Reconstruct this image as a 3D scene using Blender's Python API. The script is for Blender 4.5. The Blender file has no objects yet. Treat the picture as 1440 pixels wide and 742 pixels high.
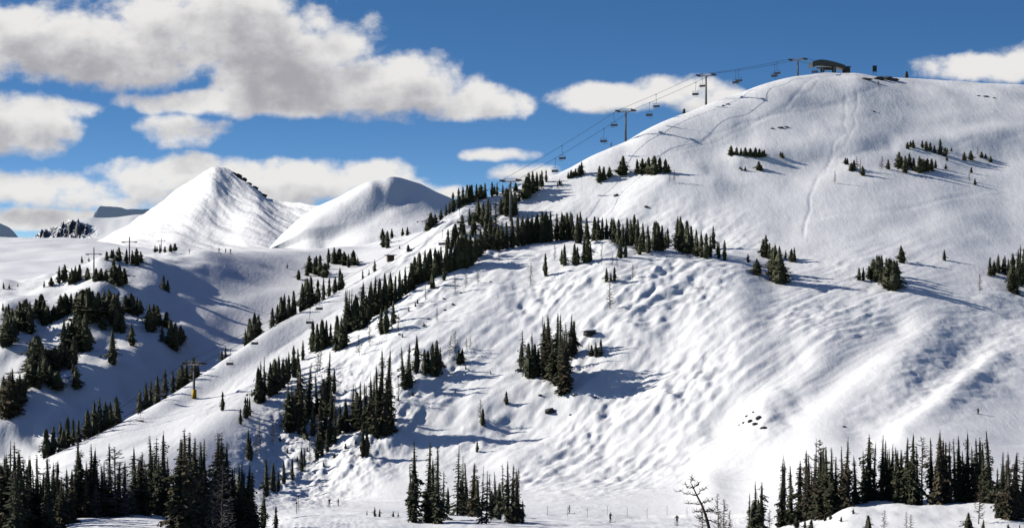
import bpy, bmesh, math, random
import numpy as np
from mathutils import Vector, Matrix

# ------------------------------------------------------------------ camera, sky, sun, exposure
F = 4083.0            # focal length in photograph pixels (1440 wide)
HZ = 480.0            # photograph row of the true horizon
sc = bpy.context.scene
COL = sc.collection

cam_d = bpy.data.cameras.new("camera")
cam_d.sensor_width = 36.0
cam_d.lens = 36.0 * F / 1440.0
cam_d.shift_y = (HZ - 371.0) / 1440.0
cam_d.clip_start = 1.0
cam_d.clip_end = 60000.0
cam = bpy.data.objects.new("camera", cam_d)
cam.location = (0, 0, 0)
cam.rotation_euler = (math.radians(90), 0, 0)
COL.objects.link(cam)
sc.camera = cam

SUN_AZ = math.radians(-78.0)      # from +Y (view axis) towards the left
SUN_EL = math.radians(27.0)
SDIR = Vector((math.sin(SUN_AZ) * math.cos(SUN_EL), math.cos(SUN_AZ) * math.cos(SUN_EL), math.sin(SUN_EL)))
sl = bpy.data.lights.new("sun", 'SUN')
sl.energy = 5.0
sl.angle = math.radians(0.53)
sl.color = (1.0, 0.95, 0.87)
sun = bpy.data.objects.new("sun", sl)
sun.rotation_euler = SDIR.to_track_quat('Z', 'Y').to_euler()
sun.location = (-300, 300, 400)
COL.objects.link(sun)

sc.view_settings.view_transform = 'Standard'
sc.view_settings.look = 'None'
sc.view_settings.exposure = 0.17
sc.view_settings.gamma = 1.0
sc.render.engine = 'CYCLES'
sc.cycles.max_bounces = 5
sc.cycles.diffuse_bounces = 0
sc.cycles.glossy_bounces = 2
sc.cycles.transparent_max_bounces = 4
sc.cycles.use_denoising = True
sc.cycles.caustics_reflective = False
sc.cycles.caustics_refractive = False


class NT:
    """small helper to write node trees"""
    def __init__(s, tree):
        s.t = tree
        s.n = tree.nodes
        s.l = tree.links

    def new(s, typ, **kw):
        n = s.n.new(typ)
        for k, v in kw.items():
            setattr(n, k, v)
        return n

    def put(s, sock, v):
        if isinstance(v, bpy.types.NodeSocket):
            s.l.new(v, sock)
        else:
            sock.default_value = v

    def m(s, op, a, b=0.0, c=0.0, clamp=False):
        n = s.new('ShaderNodeMath', operation=op, use_clamp=clamp)
        s.put(n.inputs[0], a)
        s.put(n.inputs[1], b)
        if len(n.inputs) > 2:
            s.put(n.inputs[2], c)
        return n.outputs[0]

    def vm(s, op, a, b=(0, 0, 0)):
        n = s.new('ShaderNodeVectorMath', operation=op)
        s.put(n.inputs[0], a)
        s.put(n.inputs[1], b)
        return n.outputs[0]

    def noise(s, vec, scale, detail=4.0, rough=0.5, dist=0.0, lac=2.0):
        n = s.new('ShaderNodeTexNoise')
        s.put(n.inputs['Vector'], vec)
        n.inputs['Scale'].default_value = scale
        n.inputs['Detail'].default_value = detail
        n.inputs['Roughness'].default_value = rough
        n.inputs['Distortion'].default_value = dist
        n.inputs['Lacunarity'].default_value = lac
        return n.outputs[0]

    def smooth(s, v, a, b, lo=0.0, hi=1.0):
        n = s.new('ShaderNodeMapRange', interpolation_type='SMOOTHSTEP')
        s.put(n.inputs[0], v)
        for i, q in enumerate((a, b, lo, hi)):
            n.inputs[i + 1].default_value = q
        return n.outputs[0]

    def mix(s, f, a, b):
        n = s.new('ShaderNodeMix', data_type='RGBA')
        s.put(n.inputs[0], f)
        s.put(n.inputs[6], a)
        s.put(n.inputs[7], b)
        return n.outputs[2]


# ------------------------------------------------------------------ world: Nishita sky with clouds
world = bpy.data.worlds.new("World")
sc.world = world
world.use_nodes = True
wt = NT(world.node_tree)
wt.n.clear()
tc = wt.new('ShaderNodeTexCoord')
dirv = tc.outputs['Generated']
sep = wt.new('ShaderNodeSeparateXYZ')
wt.put(sep.inputs[0], dirv)
# thin high-altitude air: the blue deepens quickly above the horizon
cmb = wt.new('ShaderNodeCombineXYZ')
wt.put(cmb.inputs[0], sep.outputs[0])
wt.put(cmb.inputs[1], sep.outputs[1])
wt.put(cmb.inputs[2], wt.m('MAXIMUM', wt.m('SUBTRACT', wt.m('MULTIPLY', sep.outputs[2], 5.2), 0.10), 0.02))
skyv = wt.vm('NORMALIZE', cmb.outputs[0])
sky = wt.new('ShaderNodeTexSky', sky_type='NISHITA')
sky.sun_disc = False
sky.sun_elevation = SUN_EL
sky.sun_rotation = SUN_AZ
sky.altitude = 2300.0
sky.air_density = 1.0
sky.dust_density = 0.2
sky.ozone_density = 2.0
wt.put(sky.inputs[0], skyv)
hs = wt.new('ShaderNodeHueSaturation')
hs.inputs['Saturation'].default_value = 1.24
hs.inputs['Value'].default_value = 1.0
wt.put(hs.inputs['Color'], sky.outputs[0])

# cloud density as a node group of a direction
CLOUDS = [  # centre px, centre py, half width, half height (photograph pixels turned into angles below)
    (60, 68, 230, 52, 1.2), (310, 44, 160, 62, 1.3), (395, 88, 130, 60, 1.3), (190, 80, 190, 44, 1.25),
    (520, 122, 150, 40, 1.25), (640, 140, 104, 26, 1.15), (400, 144, 190, 22, 1.2), (-60, 60, 160, 60, 1.0),
    (20, 176, 100, 42, 0.95), (95, 158, 55, 18, 0.8), (262, 188, 70, 26, 0.85), (-30, 185, 90, 40, 1.0),
    (60, 268, 190, 30, 0.95), (235, 258, 150, 36, 1.0), (400, 256, 130, 34, 1.0), (505, 250, 80, 30, 1.0),
    (575, 264, 62, 18, 0.85), (860, 138, 84, 24, 1.0), (950, 128, 72, 24, 0.95), (1000, 146, 52, 24, 0.95),
    (1385, 102, 100, 20, 1.0), (1480, 96, 110, 34, 1.0), (695, 215, 66, 12, 0.6), (738, 244, 50, 18, 0.85),
    (80, 310, 170, 18, 0.95), (160, 285, 120, 16, 0.8), (640, 268, 60, 12, 0.6),
]
g = bpy.data.node_groups.new("cloud_density", 'ShaderNodeTree')
g.interface.new_socket("Dir", in_out='INPUT', socket_type='NodeSocketVector')
g.interface.new_socket("Density", in_out='OUTPUT', socket_type='NodeSocketFloat')
gt = NT(g)
gi = gt.new('NodeGroupInput')
go = gt.new('NodeGroupOutput')
gs = gt.new('ShaderNodeSeparateXYZ')
gt.put(gs.inputs[0], gi.outputs[0])
az = gt.m('MULTIPLY', gt.m('ARCTAN2', gs.outputs[0], gs.outputs[1]), F)
el = gt.m('MULTIPLY', gt.m('ARCSINE', gs.outputs[2]), F)
# warp
wn = gt.new('ShaderNodeTexNoise')
gt.put(wn.inputs['Vector'], gi.outputs[0])
wn.inputs['Scale'].default_value = 34.0
wn.inputs['Detail'].default_value = 3.0
wsep = gt.new('ShaderNodeSeparateXYZ')
gt.put(wsep.inputs[0], wn.outputs['Color'])
az = gt.m('ADD', az, gt.m('MULTIPLY', gt.m('SUBTRACT', wsep.outputs[0], 0.5), 90.0))
el = gt.m('ADD', el, gt.m('MULTIPLY', gt.m('SUBTRACT', wsep.outputs[1], 0.5), 34.0))
pv = gt.new('ShaderNodeCombineXYZ')
gt.put(pv.inputs[0], az)
gt.put(pv.inputs[1], el)
blob = None
for (cx, cy, rx, ry, k) in CLOUDS:
    ma = gt.new('ShaderNodeVectorMath', operation='MULTIPLY_ADD')
    gt.put(ma.inputs[0], pv.outputs[0])
    ma.inputs[1].default_value = (1.0 / rx, 1.0 / ry, 0)
    ma.inputs[2].default_value = (-(cx - 720.0) / rx, -(HZ - cy) / ry, 0)
    dt = gt.new('ShaderNodeVectorMath', operation='DOT_PRODUCT')
    gt.put(dt.inputs[0], ma.outputs[0])
    gt.put(dt.inputs[1], ma.outputs[0])
    v = gt.m('SUBTRACT', k, dt.outputs['Value'])
    blob = v if blob is None else gt.m('SMOOTH_MAX', blob, v, 0.25)
blob = gt.m('MAXIMUM', blob, -1.3)
# the same scattered cumulus go on round the rest of the sky
wide = gt.noise(gt.vm('MULTIPLY', gi.outputs[0], (1.0, 1.0, 2.2)), 5.0, 3.0, 0.5)
wide = gt.m('MULTIPLY', gt.m('SUBTRACT', wide, 0.63), 8.0)
out_a = gt.smooth(gt.m('ABSOLUTE', az), 800.0, 1100.0)
out_e = gt.smooth(el, 520.0, 700.0)
outm = gt.m('MAXIMUM', out_a, out_e)
mixn = gt.new('ShaderNodeMix', data_type='FLOAT')
gt.put(mixn.inputs[0], outm)
gt.put(mixn.inputs[2], blob)
gt.put(mixn.inputs[3], wide)
fb = gt.noise(gt.vm('MULTIPLY', gi.outputs[0], (1.0, 1.0, 1.7)), 46.0, 6.0, 0.56)
fb2 = gt.noise(gi.outputs[0], 190.0, 4.0, 0.58)
dens = gt.m('ADD', mixn.outputs[0], gt.m('MULTIPLY', gt.m('SUBTRACT', fb, 0.5), 3.0))
dens = gt.m('ADD', dens, gt.m('MULTIPLY', gt.m('SUBTRACT', fb2, 0.5), 0.9))
for vsc, vam in ((52.0, 0.55), (120.0, 0.4)):
    vo = gt.new('ShaderNodeTexVoronoi', feature='F1')
    vo.inputs['Scale'].default_value = vsc
    gt.put(vo.inputs['Vector'], gt.vm('ADD', gi.outputs[0], gt.vm('MULTIPLY', wn.outputs['Color'], (0.012, 0.012, 0.012))))
    dens = gt.m('ADD', dens, gt.m('MULTIPLY', gt.m('SUBTRACT', 0.5, vo.outputs['Distance']), vam))
gt.put(go.inputs[0], dens)


def cloud(vec):
    n = wt.new('ShaderNodeGroup')
    n.node_tree = g
    wt.put(n.inputs[0], vec)
    return n.outputs[0]


d0 = cloud(dirv)
sunward = Vector((-0.5, 0.0, 1.0)).normalized() * 0.010
d1 = cloud(wt.vm('NORMALIZE', wt.vm('ADD', dirv, tuple(sunward))))
cover = wt.smooth(d0, -0.30, 0.72)
shade = wt.smooth(wt.m('ADD', d1, wt.m('MULTIPLY', d0, 0.25)), -0.1, 2.1)
ccol = wt.mix(shade, (0.80, 0.785, 0.765, 1), (0.37, 0.36, 0.385, 1))
bg1 = wt.new('ShaderNodeBackground')
# sky dimmed overhead for darker snow shadows: the blue keeps deepening overhead as it does within the frame
deep = wt.new('ShaderNodeMix', data_type='RGBA', blend_type='MULTIPLY')
wt.put(deep.inputs[0], wt.smooth(sep.outputs[2], 0.09, 0.6))
wt.put(deep.inputs[6], hs.outputs[0])
deep.inputs[7].default_value = (0.46, 0.56, 0.74, 1)
wt.put(bg1.inputs[0], deep.outputs[2])
bg1.inputs[1].default_value = 0.115
bg2 = wt.new('ShaderNodeBackground')
wt.put(bg2.inputs[0], ccol)
bg2.inputs[1].default_value = 0.95
mxs = wt.new('ShaderNodeMixShader')
wt.put(mxs.inputs[0], wt.m('MULTIPLY', cover, 0.96))
wt.put(mxs.inputs[1], bg1.outputs[0])
wt.put(mxs.inputs[2], bg2.outputs[0])
wo = wt.new('ShaderNodeOutputWorld')
wt.put(wo.inputs[0], mxs.outputs[0])
world.cycles.sampling_method = 'MANUAL'
world.cycles.sample_map_resolution = 1024

random.seed(7)
RNG = np.random.default_rng(11)

# ------------------------------------------------------------------ numeric helpers
def pchip_prep(x, y):
    """x,y: (...,n) -> derivatives, monotone cubic"""
    h = np.diff(x, axis=-1)
    d = np.diff(y, axis=-1) / h
    m = np.zeros_like(y)
    h0, h1 = h[..., :-1], h[..., 1:]
    a, b = d[..., :-1], d[..., 1:]
    w1, w2 = 2 * h1 + h0, h1 + 2 * h0
    ok = (a * b) > 0
    with np.errstate(divide='ignore', invalid='ignore'):
        mm = (w1 + w2) / (w1 / a + w2 / b)
    m[..., 1:-1] = np.where(ok, mm, 0)
    m[..., 0] = d[..., 0]
    m[..., -1] = d[..., -1]
    return m


def pchip1(xk, yk, x):
    xk = np.asarray(xk, float)
    yk = np.asarray(yk, float)
    m = pchip_prep(xk, yk)
    x = np.clip(x, xk[0], xk[-1])
    i = np.clip(np.searchsorted(xk, x, side='right') - 1, 0, len(xk) - 2)
    h = xk[i + 1] - xk[i]
    t = (x - xk[i]) / h
    return ((1 + 2 * t) * (1 - t) ** 2 * yk[i] + t * (1 - t) ** 2 * h * m[i]
            + t * t * (3 - 2 * t) * yk[i + 1] + t * t * (t - 1) * h * m[i + 1])


_ang = RNG.uniform(0, 2 * np.pi, 4096)
_GX, _GY = np.cos(_ang), np.sin(_ang)


def perlin(x, y, seed=0):
    xi = np.floor(x).astype(np.int64)
    yi = np.floor(y).astype(np.int64)
    fx, fy = x - xi, y - yi

    def hsh(i, j):
        h = (i * 374761393 + j * 668265263 + seed * 1274126177) & 0x7fffffff
        h = ((h ^ (h >> 13)) * 1274126177) & 0x7fffffff
        return (h ^ (h >> 16)) & 4095
    u = fx * fx * fx * (fx * (fx * 6 - 15) + 10)
    v = fy * fy * fy * (fy * (fy * 6 - 15) + 10)

    def gr(i, j, a, b):
        k = hsh(i, j)
        return _GX[k] * a + _GY[k] * b
    n00 = gr(xi, yi, fx, fy)
    n10 = gr(xi + 1, yi, fx - 1, fy)
    n01 = gr(xi, yi + 1, fx, fy - 1)
    n11 = gr(xi + 1, yi + 1, fx - 1, fy - 1)
    a = n00 + u * (n10 - n00)
    b = n01 + u * (n11 - n01)
    return (a + v * (b - a)) * 1.5


def fbm(x, y, seed=0, octs=4, rough=0.5):
    s = np.zeros_like(x)
    a, f = 1.0, 1.0
    for o in range(octs):
        s += a * perlin(x * f, y * f, seed + o * 17)
        a *= rough
        f *= 2.03
    return s


def sstep(v, a, b):
    t = np.clip((v - a) / (b - a), 0, 1)
    return t * t * (3 - 2 * t)


def polydist(px, py, pts, sy=1.0):
    """distance (px) to a polyline and signed side"""
    best = np.full(px.shape, 1e9)
    side = np.zeros(px.shape)
    for (x0, y0), (x1, y1) in zip(pts[:-1], pts[1:]):
        dx, dy = x1 - x0, (y1 - y0) * sy
        L = dx * dx + dy * dy
        t = np.clip(((px - x0) * dx + (py - y0) * sy * dy) / L, 0, 1)
        ex = px - (x0 + t * dx)
        ey = (py - y0) * sy - t * dy
        d = np.hypot(ex, ey)
        s = np.sign(dx * ey - dy * ex)
        side = np.where(d < best, s, side)
        best = np.minimum(best, d)
    return best, side


def grid_mesh(name, V):
    """V: (nc,nr,3) -> smooth quad mesh"""
    nc, nr, _ = V.shape
    idx = np.arange(nc * nr).reshape(nc, nr)
    q = np.stack([idx[:-1, :-1], idx[1:, :-1], idx[1:, 1:], idx[:-1, 1:]], -1).reshape(-1, 4)
    me = bpy.data.meshes.new(name)
    me.vertices.add(nc * nr)
    me.vertices.foreach_set("co", V.reshape(-1).astype(np.float32))
    me.loops.add(q.size)
    me.loops.foreach_set("vertex_index", q.reshape(-1).astype(np.int32))
    me.polygons.add(len(q))
    me.polygons.foreach_set("loop_start", (np.arange(len(q)) * 4).astype(np.int32))
    me.polygons.foreach_set("loop_total", np.full(len(q), 4, np.int32))
    me.polygons.foreach_set("use_smooth", np.ones(len(q), bool))
    me.update(calc_edges=True)
    return me


def raw_mesh(name, verts, faces, smooth=False):
    me = bpy.data.meshes.new(name)
    me.from_pydata([tuple(v) for v in verts], [], [tuple(f) for f in faces])
    if smooth:
        me.polygons.foreach_set("use_smooth", np.ones(len(me.polygons), bool))
    me.update()
    return me


def link(name, me, mat=None, parent=None, loc=None):
    o = bpy.data.objects.new(name, me)
    if mat and me and not me.materials:
        me.materials.append(mat)
    COL.objects.link(o)
    if parent:
        o.parent = parent
    if loc is not None:
        o.location = loc
    return o


def tag(o, label=None, cat=None, group=None, kind=None):
    if label:
        o["label"] = label
    if cat:
        o["category"] = cat
    if group:
        o["group"] = group
    if kind:
        o["kind"] = kind
    return o


# ------------------------------------------------------------------ materials
def new_mat(name):
    m = bpy.data.materials.new(name)
    m.use_nodes = True
    t = NT(m.node_tree)
    b = t.n['Principled BSDF']
    return m, t, b


def snow_mat(name, bump=1.0, scale=1.0):
    m, t, b = new_mat(name)
    geo = t.new('ShaderNodeNewGeometry')
    P = geo.outputs['Position']
    n1 = t.noise(P, 0.02 / scale, 4, 0.55)
    n2 = t.noise(P, 0.6 / scale, 5, 0.6)
    c = t.mix(n1, (0.80, 0.81, 0.82, 1), (0.88, 0.88, 0.875, 1))
    c = t.mix(t.smooth(n2, 0.35, 0.75, 0.0, 0.35), c, (0.78, 0.79, 0.80, 1))
    t.put(b.inputs['Base Color'], c)
    b.inputs['Roughness'].default_value = 0.75
    b.inputs['Specular IOR Level'].default_value = 0.25
    # wind crust running down the fall line, small lumps and old tracks
    mp = t.new('ShaderNodeMapping')
    mp.inputs['Rotation'].default_value = (0, 0, math.radians(30))
    mp.inputs['Scale'].default_value = (1.0, 0.22, 0.22)
    t.put(mp.inputs['Vector'], P)
    h1 = t.noise(mp.outputs[0], 0.75 / scale, 5, 0.6)
    h2 = t.noise(P, 1.1 / scale, 4, 0.6)
    h3 = t.noise(P, 0.22 / scale, 3, 0.5)
    h = t.m('ADD', t.m('MULTIPLY', h1, 0.5), t.m('ADD', t.m('MULTIPLY', h2, 0.30), t.m('MULTIPLY', h3, 0.5)))
    bp = t.new('ShaderNodeBump')
    bp.inputs['Strength'].default_value = 1.0
    bp.inputs['Distance'].default_value = 0.2 * bump * scale
    t.put(bp.inputs['Height'], h)
    t.put(b.inputs['Normal'], bp.outputs[0])
    return m


def rock_mix_mat(name):
    """far rock face with snow on everything that is not steep"""
    m, t, b = new_mat(name)
    geo = t.new('ShaderNodeNewGeometry')
    P = geo.outputs['Position']
    sp = t.new('ShaderNodeSeparateXYZ')
    t.put(sp.inputs[0], geo.outputs['Normal'])
    n = t.noise(P, 0.05, 6, 0.65)
    steep = t.m('ADD', sp.outputs[2], t.m('MULTIPLY', t.m('SUBTRACT', n, 0.5), 0.55))
    f = t.smooth(steep, 0.66, 0.74)
    rock = t.mix(t.noise(P, 0.2, 4), (0.05, 0.052, 0.062, 1), (0.16, 0.155, 0.16, 1))
    t.put(b.inputs['Base Color'], t.mix(f, rock, (0.82, 0.83, 0.84, 1)))
    b.inputs['Roughness'].default_value = 0.85
    return m


def flat_mat(name, col, rough=0.6, metal=0.0, var=0.25, scale=3.0):
    m, t, b = new_mat(name)
    tcn = t.new('ShaderNodeTexCoord')
    n = t.noise(tcn.outputs['Object'], scale, 4, 0.6)
    d = tuple(c * (1 - var) for c in col) + (1,)
    u = tuple(min(1, c * (1 + var)) for c in col) + (1,)
    t.put(b.inputs['Base Color'], t.mix(n, d, u))
    b.inputs['Roughness'].default_value = rough
    b.inputs['Metallic'].default_value = metal
    return m


def foliage_mat(name, dark, light):
    m, t, b = new_mat(name)
    oi = t.new('ShaderNodeObjectInfo')
    geo = t.new('ShaderNodeNewGeometry')
    n = t.noise(geo.outputs['Position'], 1.3, 3, 0.6)
    f = t.m('ADD', t.m('MULTIPLY', n, 0.7), t.m('MULTIPLY', oi.outputs['Random'], 0.45))
    t.put(b.inputs['Base Color'], t.mix(t.m('SUBTRACT', f, 0.1, clamp=True), dark + (1,), light + (1,)))
    b.inputs['Roughness'].default_value = 0.75
    b.inputs['Specular IOR Level'].default_value = 0.2
    return m


M_SNOW = snow_mat("snow")
M_SNOWFAR = snow_mat("far_snow", 0.9, 5.0)
def peak_mat(name):
    """far snow with a few wind-bared rock ribs on the steepest ground"""
    m = snow_mat(name, 1.6, 5.0)
    t = NT(m.node_tree)
    b = t.n['Principled BSDF']
    old = b.inputs['Base Color'].links[0].from_socket
    geo = t.new('ShaderNodeNewGeometry')
    sp = t.new('ShaderNodeSeparateXYZ')
    t.put(sp.inputs[0], geo.outputs['Normal'])
    mp = t.new('ShaderNodeMapping')
    mp.inputs['Scale'].default_value = (1.0, 0.35, 0.35)
    t.put(mp.inputs['Vector'], geo.outputs['Position'])
    n = t.noise(mp.outputs[0], 0.045, 8, 0.68)
    f = t.smooth(t.m('ADD', n, t.m('MULTIPLY', t.m('SUBTRACT', 0.9, sp.outputs[2]), 0.3)), 0.70, 0.74)
    t.put(b.inputs['Base Color'], t.mix(f, old, (0.10, 0.095, 0.095, 1)))
    return m


M_PEAK = peak_mat("peak_snow")
M_ROCKFACE = rock_mix_mat("snowy_rock_face")
M_ROCK = flat_mat("dark_rock", (0.055, 0.052, 0.052), 0.85, 0, 0.5, 1.5)
M_FOL = foliage_mat("fir_needles", (0.028, 0.033, 0.021), (0.094, 0.096, 0.050))
M_FOLB = foliage_mat("weathered_fir_needles", (0.042, 0.036, 0.024), (0.125, 0.100, 0.058))
M_BARK = flat_mat("bark", (0.07, 0.055, 0.042), 0.9, 0, 0.4, 6)
M_TWIG = flat_mat("larch_twigs", (0.105, 0.07, 0.048), 0.9, 0, 0.35, 6)
M_TWIGG = flat_mat("grey_twigs", (0.115, 0.105, 0.10), 0.9, 0, 0.35, 6)
M_STEEL = flat_mat("galvanised_steel", (0.085, 0.088, 0.09), 0.6, 0.1, 0.2)
M_DARK = flat_mat("dark_steel", (0.02, 0.022, 0.026), 0.75, 0.0, 0.2)
M_YEL = flat_mat("yellow_pad", (0.62, 0.40, 0.03), 0.7, 0, 0.15)
M_CHAIR = flat_mat("chair_vinyl", (0.012, 0.017, 0.034), 0.85, 0, 0.2)
M_ROOF = flat_mat("station_roof", (0.035, 0.045, 0.045), 0.45, 0.1, 0.25)
M_WOOD = flat_mat("weathered_wood", (0.11, 0.07, 0.045), 0.85, 0, 0.35)
M_GLASS = flat_mat("dark_glass", (0.02, 0.03, 0.04), 0.1, 0, 0.1)
M_ORANGE = flat_mat("orange_paint", (0.5, 0.13, 0.03), 0.6, 0, 0.1)

# ------------------------------------------------------------------ the terrain, laid out along lines one can follow in the place
# every line: (column, distance in metres, row) -> height; heights between the lines are smooth
def const(d, z):
    return [(-900, d, HZ - z * F / d), (2340, d, HZ - z * F / d)]


NEAR = [
    const(15, -2.2), const(120, -12),
    [(-900, 290, 800), (400, 300, 800), (700, 330, 800), (1000, 330, 800), (2340, 290, 800)],                # F0
    [(-900, 400, 740), (0, 400, 748), (60, 400, 742), (110, 400, 727), (180, 405, 722), (230, 405, 726), (275, 400, 742),
     (360, 405, 748), (430, 430, 742), (540, 470, 733), (740, 475, 735), (900, 470, 742), (1030, 440, 748), (1090, 420, 738),
     (1150, 412, 724), (1200, 410, 704), (1300, 405, 702), (1440, 400, 700), (2340, 400, 700)],              # F1 knolls
    [(-900, 500, 752), (0, 500, 756), (180, 500, 752), (300, 520, 746), (430, 560, 722), (540, 565, 718), (740, 565, 722),
     (900, 560, 724), (1030, 530, 724), (1100, 500, 728), (1200, 490, 726), (1440, 490, 722), (2340, 490, 722)],  # G
    [(-900, 600, 735), (0, 600, 715), (100, 615, 706), (250, 645, 690), (330, 658, 688), (400, 668, 700), (460, 666, 705), (560, 654, 704), (700, 645, 698), (850, 636, 692), (1000, 618, 684), (1150, 594, 650), (1300, 593, 632), (1440, 611, 625), (2340, 690, 610)],  # B foot
    [(-900, 640, 705), (0, 645, 694), (100, 660, 665), (250, 695, 615), (400, 742, 545), (480, 760, 490), (560, 778, 430), (650, 798, 374), (750, 810, 352), (850, 804, 346), (950, 795, 358), (1030, 786, 368), (1100, 778, 392), (1250, 772, 402), (1350, 782, 404), (1440, 793, 400), (2340, 860, 380)],  # P lip
    [(-900, 650, 700), (0, 655, 690), (100, 670, 655), (250, 712, 600), (400, 757, 520), (480, 780, 465), (560, 806, 410), (650, 830, 346), (750, 842, 338), (850, 838, 334), (950, 826, 345), (1030, 814, 354), (1100, 802, 372), (1250, 794, 380), (1350, 800, 382), (1440, 810, 380), (2340, 880, 360)],  # Q bench
    [(-900, 660, 697), (0, 668, 684), (100, 686, 642), (250, 733, 577), (400, 780, 485), (480, 804, 435), (560, 830, 386), (650, 856, 315), (750, 872, 298), (850, 876, 272), (950, 876, 255), (1050, 880, 250), (1200, 890, 245), (1320, 905, 240), (1440, 922, 236), (2340, 980, 210)],  # M
    [(-900, 675, 694), (0, 690, 676), (60, 698, 647), (100, 706, 628), (150, 722, 605), (200, 736, 579), (250, 750, 549), (300, 768, 516), (350, 784, 484),
     (400, 800, 452), (440, 813, 430), (480, 825, 407), (520, 837, 387), (560, 849, 363), (600, 862, 327), (630, 870, 302), (660, 877, 286), (690, 884, 276),
     (720, 892, 266), (770, 898, 250), (800, 902, 238), (830, 907, 222), (860, 912, 207), (880, 917, 199), (910, 926, 182), (950, 941, 165),
     (993, 957, 150), (1040, 974, 133), (1080, 990, 119), (1122, 1006, 109), (1163, 1022, 104), (1200, 1028, 104), (1240, 1032, 110),
     (1280, 1036, 113), (1340, 1040, 116), (1440, 1044, 121), (1700, 1050, 150), (2340, 1050, 220)],  # K skyline / spur edge
    [(-900, 730, 690), (0, 745, 652), (60, 748, 640), (100, 755, 632), (200, 783, 585), (300, 824, 522), (400, 868, 462), (480, 898, 420), (560, 922, 380), (630, 940, 335), (720, 962, 318), (880, 985, 262), (993, 1020, 215), (1122, 1070, 170), (1200, 1095, 162), (1440, 1120, 170), (2340, 1120, 260)],  # V valley behind
    [(-900, 780, 600), (0, 790, 545), (60, 796, 532), (120, 808, 512), (200, 838, 478), (300, 894, 436), (400, 946, 404), (480, 976, 385), (560, 1000, 358), (630, 1020, 330), (720, 1040, 330), (880, 1085, 320), (1122, 1170, 300), (1440, 1220, 300), (2340, 1220, 330)],  # U
    [(-900, 880, 430), (-60, 896, 410), (0, 900, 403), (60, 906, 396), (110, 914, 384), (150, 926, 370), (200, 944, 360), (240, 960, 354), (310, 990, 354), (400, 1032, 352), (450, 1055, 350), (500, 1075, 346), (560, 1095, 334), (610, 1110, 326), (680, 1130, 330), (880, 1200, 340), (1122, 1280, 340), (2340, 1320, 350)],  # L
    [(-900, 1040, 420), (0, 1050, 398), (110, 1070, 388), (200, 1090, 370), (310, 1140, 368), (450, 1240, 362), (560, 1270, 350), (720, 1290, 352), (880, 1330, 360), (1122, 1400, 365), (2340, 1450, 380)],  # D
    [(-900, 1500, 385), (0, 1500, 376), (110, 1500, 372), (240, 1500, 358), (310, 1500, 362), (560, 1500, 348), (720, 1500, 356), (2340, 1650, 400)],
    [(-900, 2350, 340), (0, 2300, 339), (60, 2300, 338), (140, 2300, 342), (240, 2250, 352), (420, 2000, 352), (560, 2000, 342), (720, 2000, 340), (2340, 2100, 420)],  # E
    [(-900, 3600, 350), (0, 3600, 345), (240, 3600, 352), (720, 3600, 350), (2340, 3600, 430)],
    const(8000, 40), const(30000, -100),
]
SEG = [8, 8, 36, 34, 34, 210, 14, 80, 95, 22, 70, 84, 12, 24, 30, 6, 5, 4]
KI = 9   # index of the skyline / spur-edge line


def surf(lines, seg, cols, sharp=None):
    cols = np.asarray(cols, float)
    Dk, Zk = [], []
    for ln in lines:
        ln = np.array(ln, float)
        d = pchip1(ln[:, 0], ln[:, 1], cols)
        p = pchip1(ln[:, 0], ln[:, 2], cols)
        Dk.append(d)
        Zk.append((HZ - p) * d / F)
    Dk = np.stack(Dk, -1)
    Zk = np.stack(Zk, -1)
    m = pchip_prep(Dk, Zk)
    D, Z = [], []
    for i, n in enumerate(seg):
        t = np.linspace(0, 1, n, endpoint=False)[None, :]
        if i == len(seg) - 1:
            t = np.linspace(0, 1, n + 1)[None, :]
        d0_, d1_ = Dk[:, i:i + 1], Dk[:, i + 1:i + 2]
        h = d1_ - d0_
        D.append(d0_ + t * h)
        ma, mb_ = m[:, i:i + 1], m[:, i + 1:i + 2]
        slope = (Zk[:, i + 1:i + 2] - Zk[:, i:i + 1]) / h
        if sharp is not None and i + 1 == sharp:
            mb_ = slope * 0.9
        if sharp is not None and i == sharp:
            ma = slope
        Z.append((1 + 2 * t) * (1 - t) ** 2 * Zk[:, i:i + 1] + t * (1 - t) ** 2 * h * ma
                 + t * t * (3 - 2 * t) * Zk[:, i + 1:i + 2] + t * t * (t - 1) * h * mb_)
    return np.concatenate(D, 1), np.concatenate(Z, 1)


COLS = np.concatenate([np.arange(-900, -30, 14.0), np.arange(-30, 1470, 1.7), np.arange(1470, 2341, 14.0)])
D, Z = surf(NEAR, SEG, COLS)
PX = np.repeat(COLS[:, None], D.shape[1], 1)
X = (PX - 720.0) / F * D
PY = HZ - Z / D * F
kk = sum(SEG[:KI])                    # row index of line K
ROW = np.repeat(np.arange(D.shape[1])[None, :], D.shape[0], 0)
front = (ROW <= kk)
fr = sstep(kk - ROW.astype(float), -6, 14)   # fades in front of the skyline

# moguls and drifts on the slopes, in ground coordinates turned to the fall line
ca, sa = math.cos(math.radians(33)), math.sin(math.radians(33))
S_ = X * sa + D * ca                  # up the fall line
Q_ = X * ca - D * sa                  # across it
wq = perlin(Q_ / 17, S_ / 24, 3) * 3.2
ws = perlin(Q_ / 19, S_ / 21, 5) * 3.2


def region(cx, cy, rx, ry, rot=0.0, soft=0.5):
    c, s = math.cos(math.radians(rot)), math.sin(math.radians(rot))
    u = ((PX - cx) * c + (PY - cy) * s) / rx
    v = (-(PX - cx) * s + (PY - cy) * c) / ry
    return 1 - sstep(np.hypot(u, v), 1 - soft, 1 + soft * 0.4)


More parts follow.
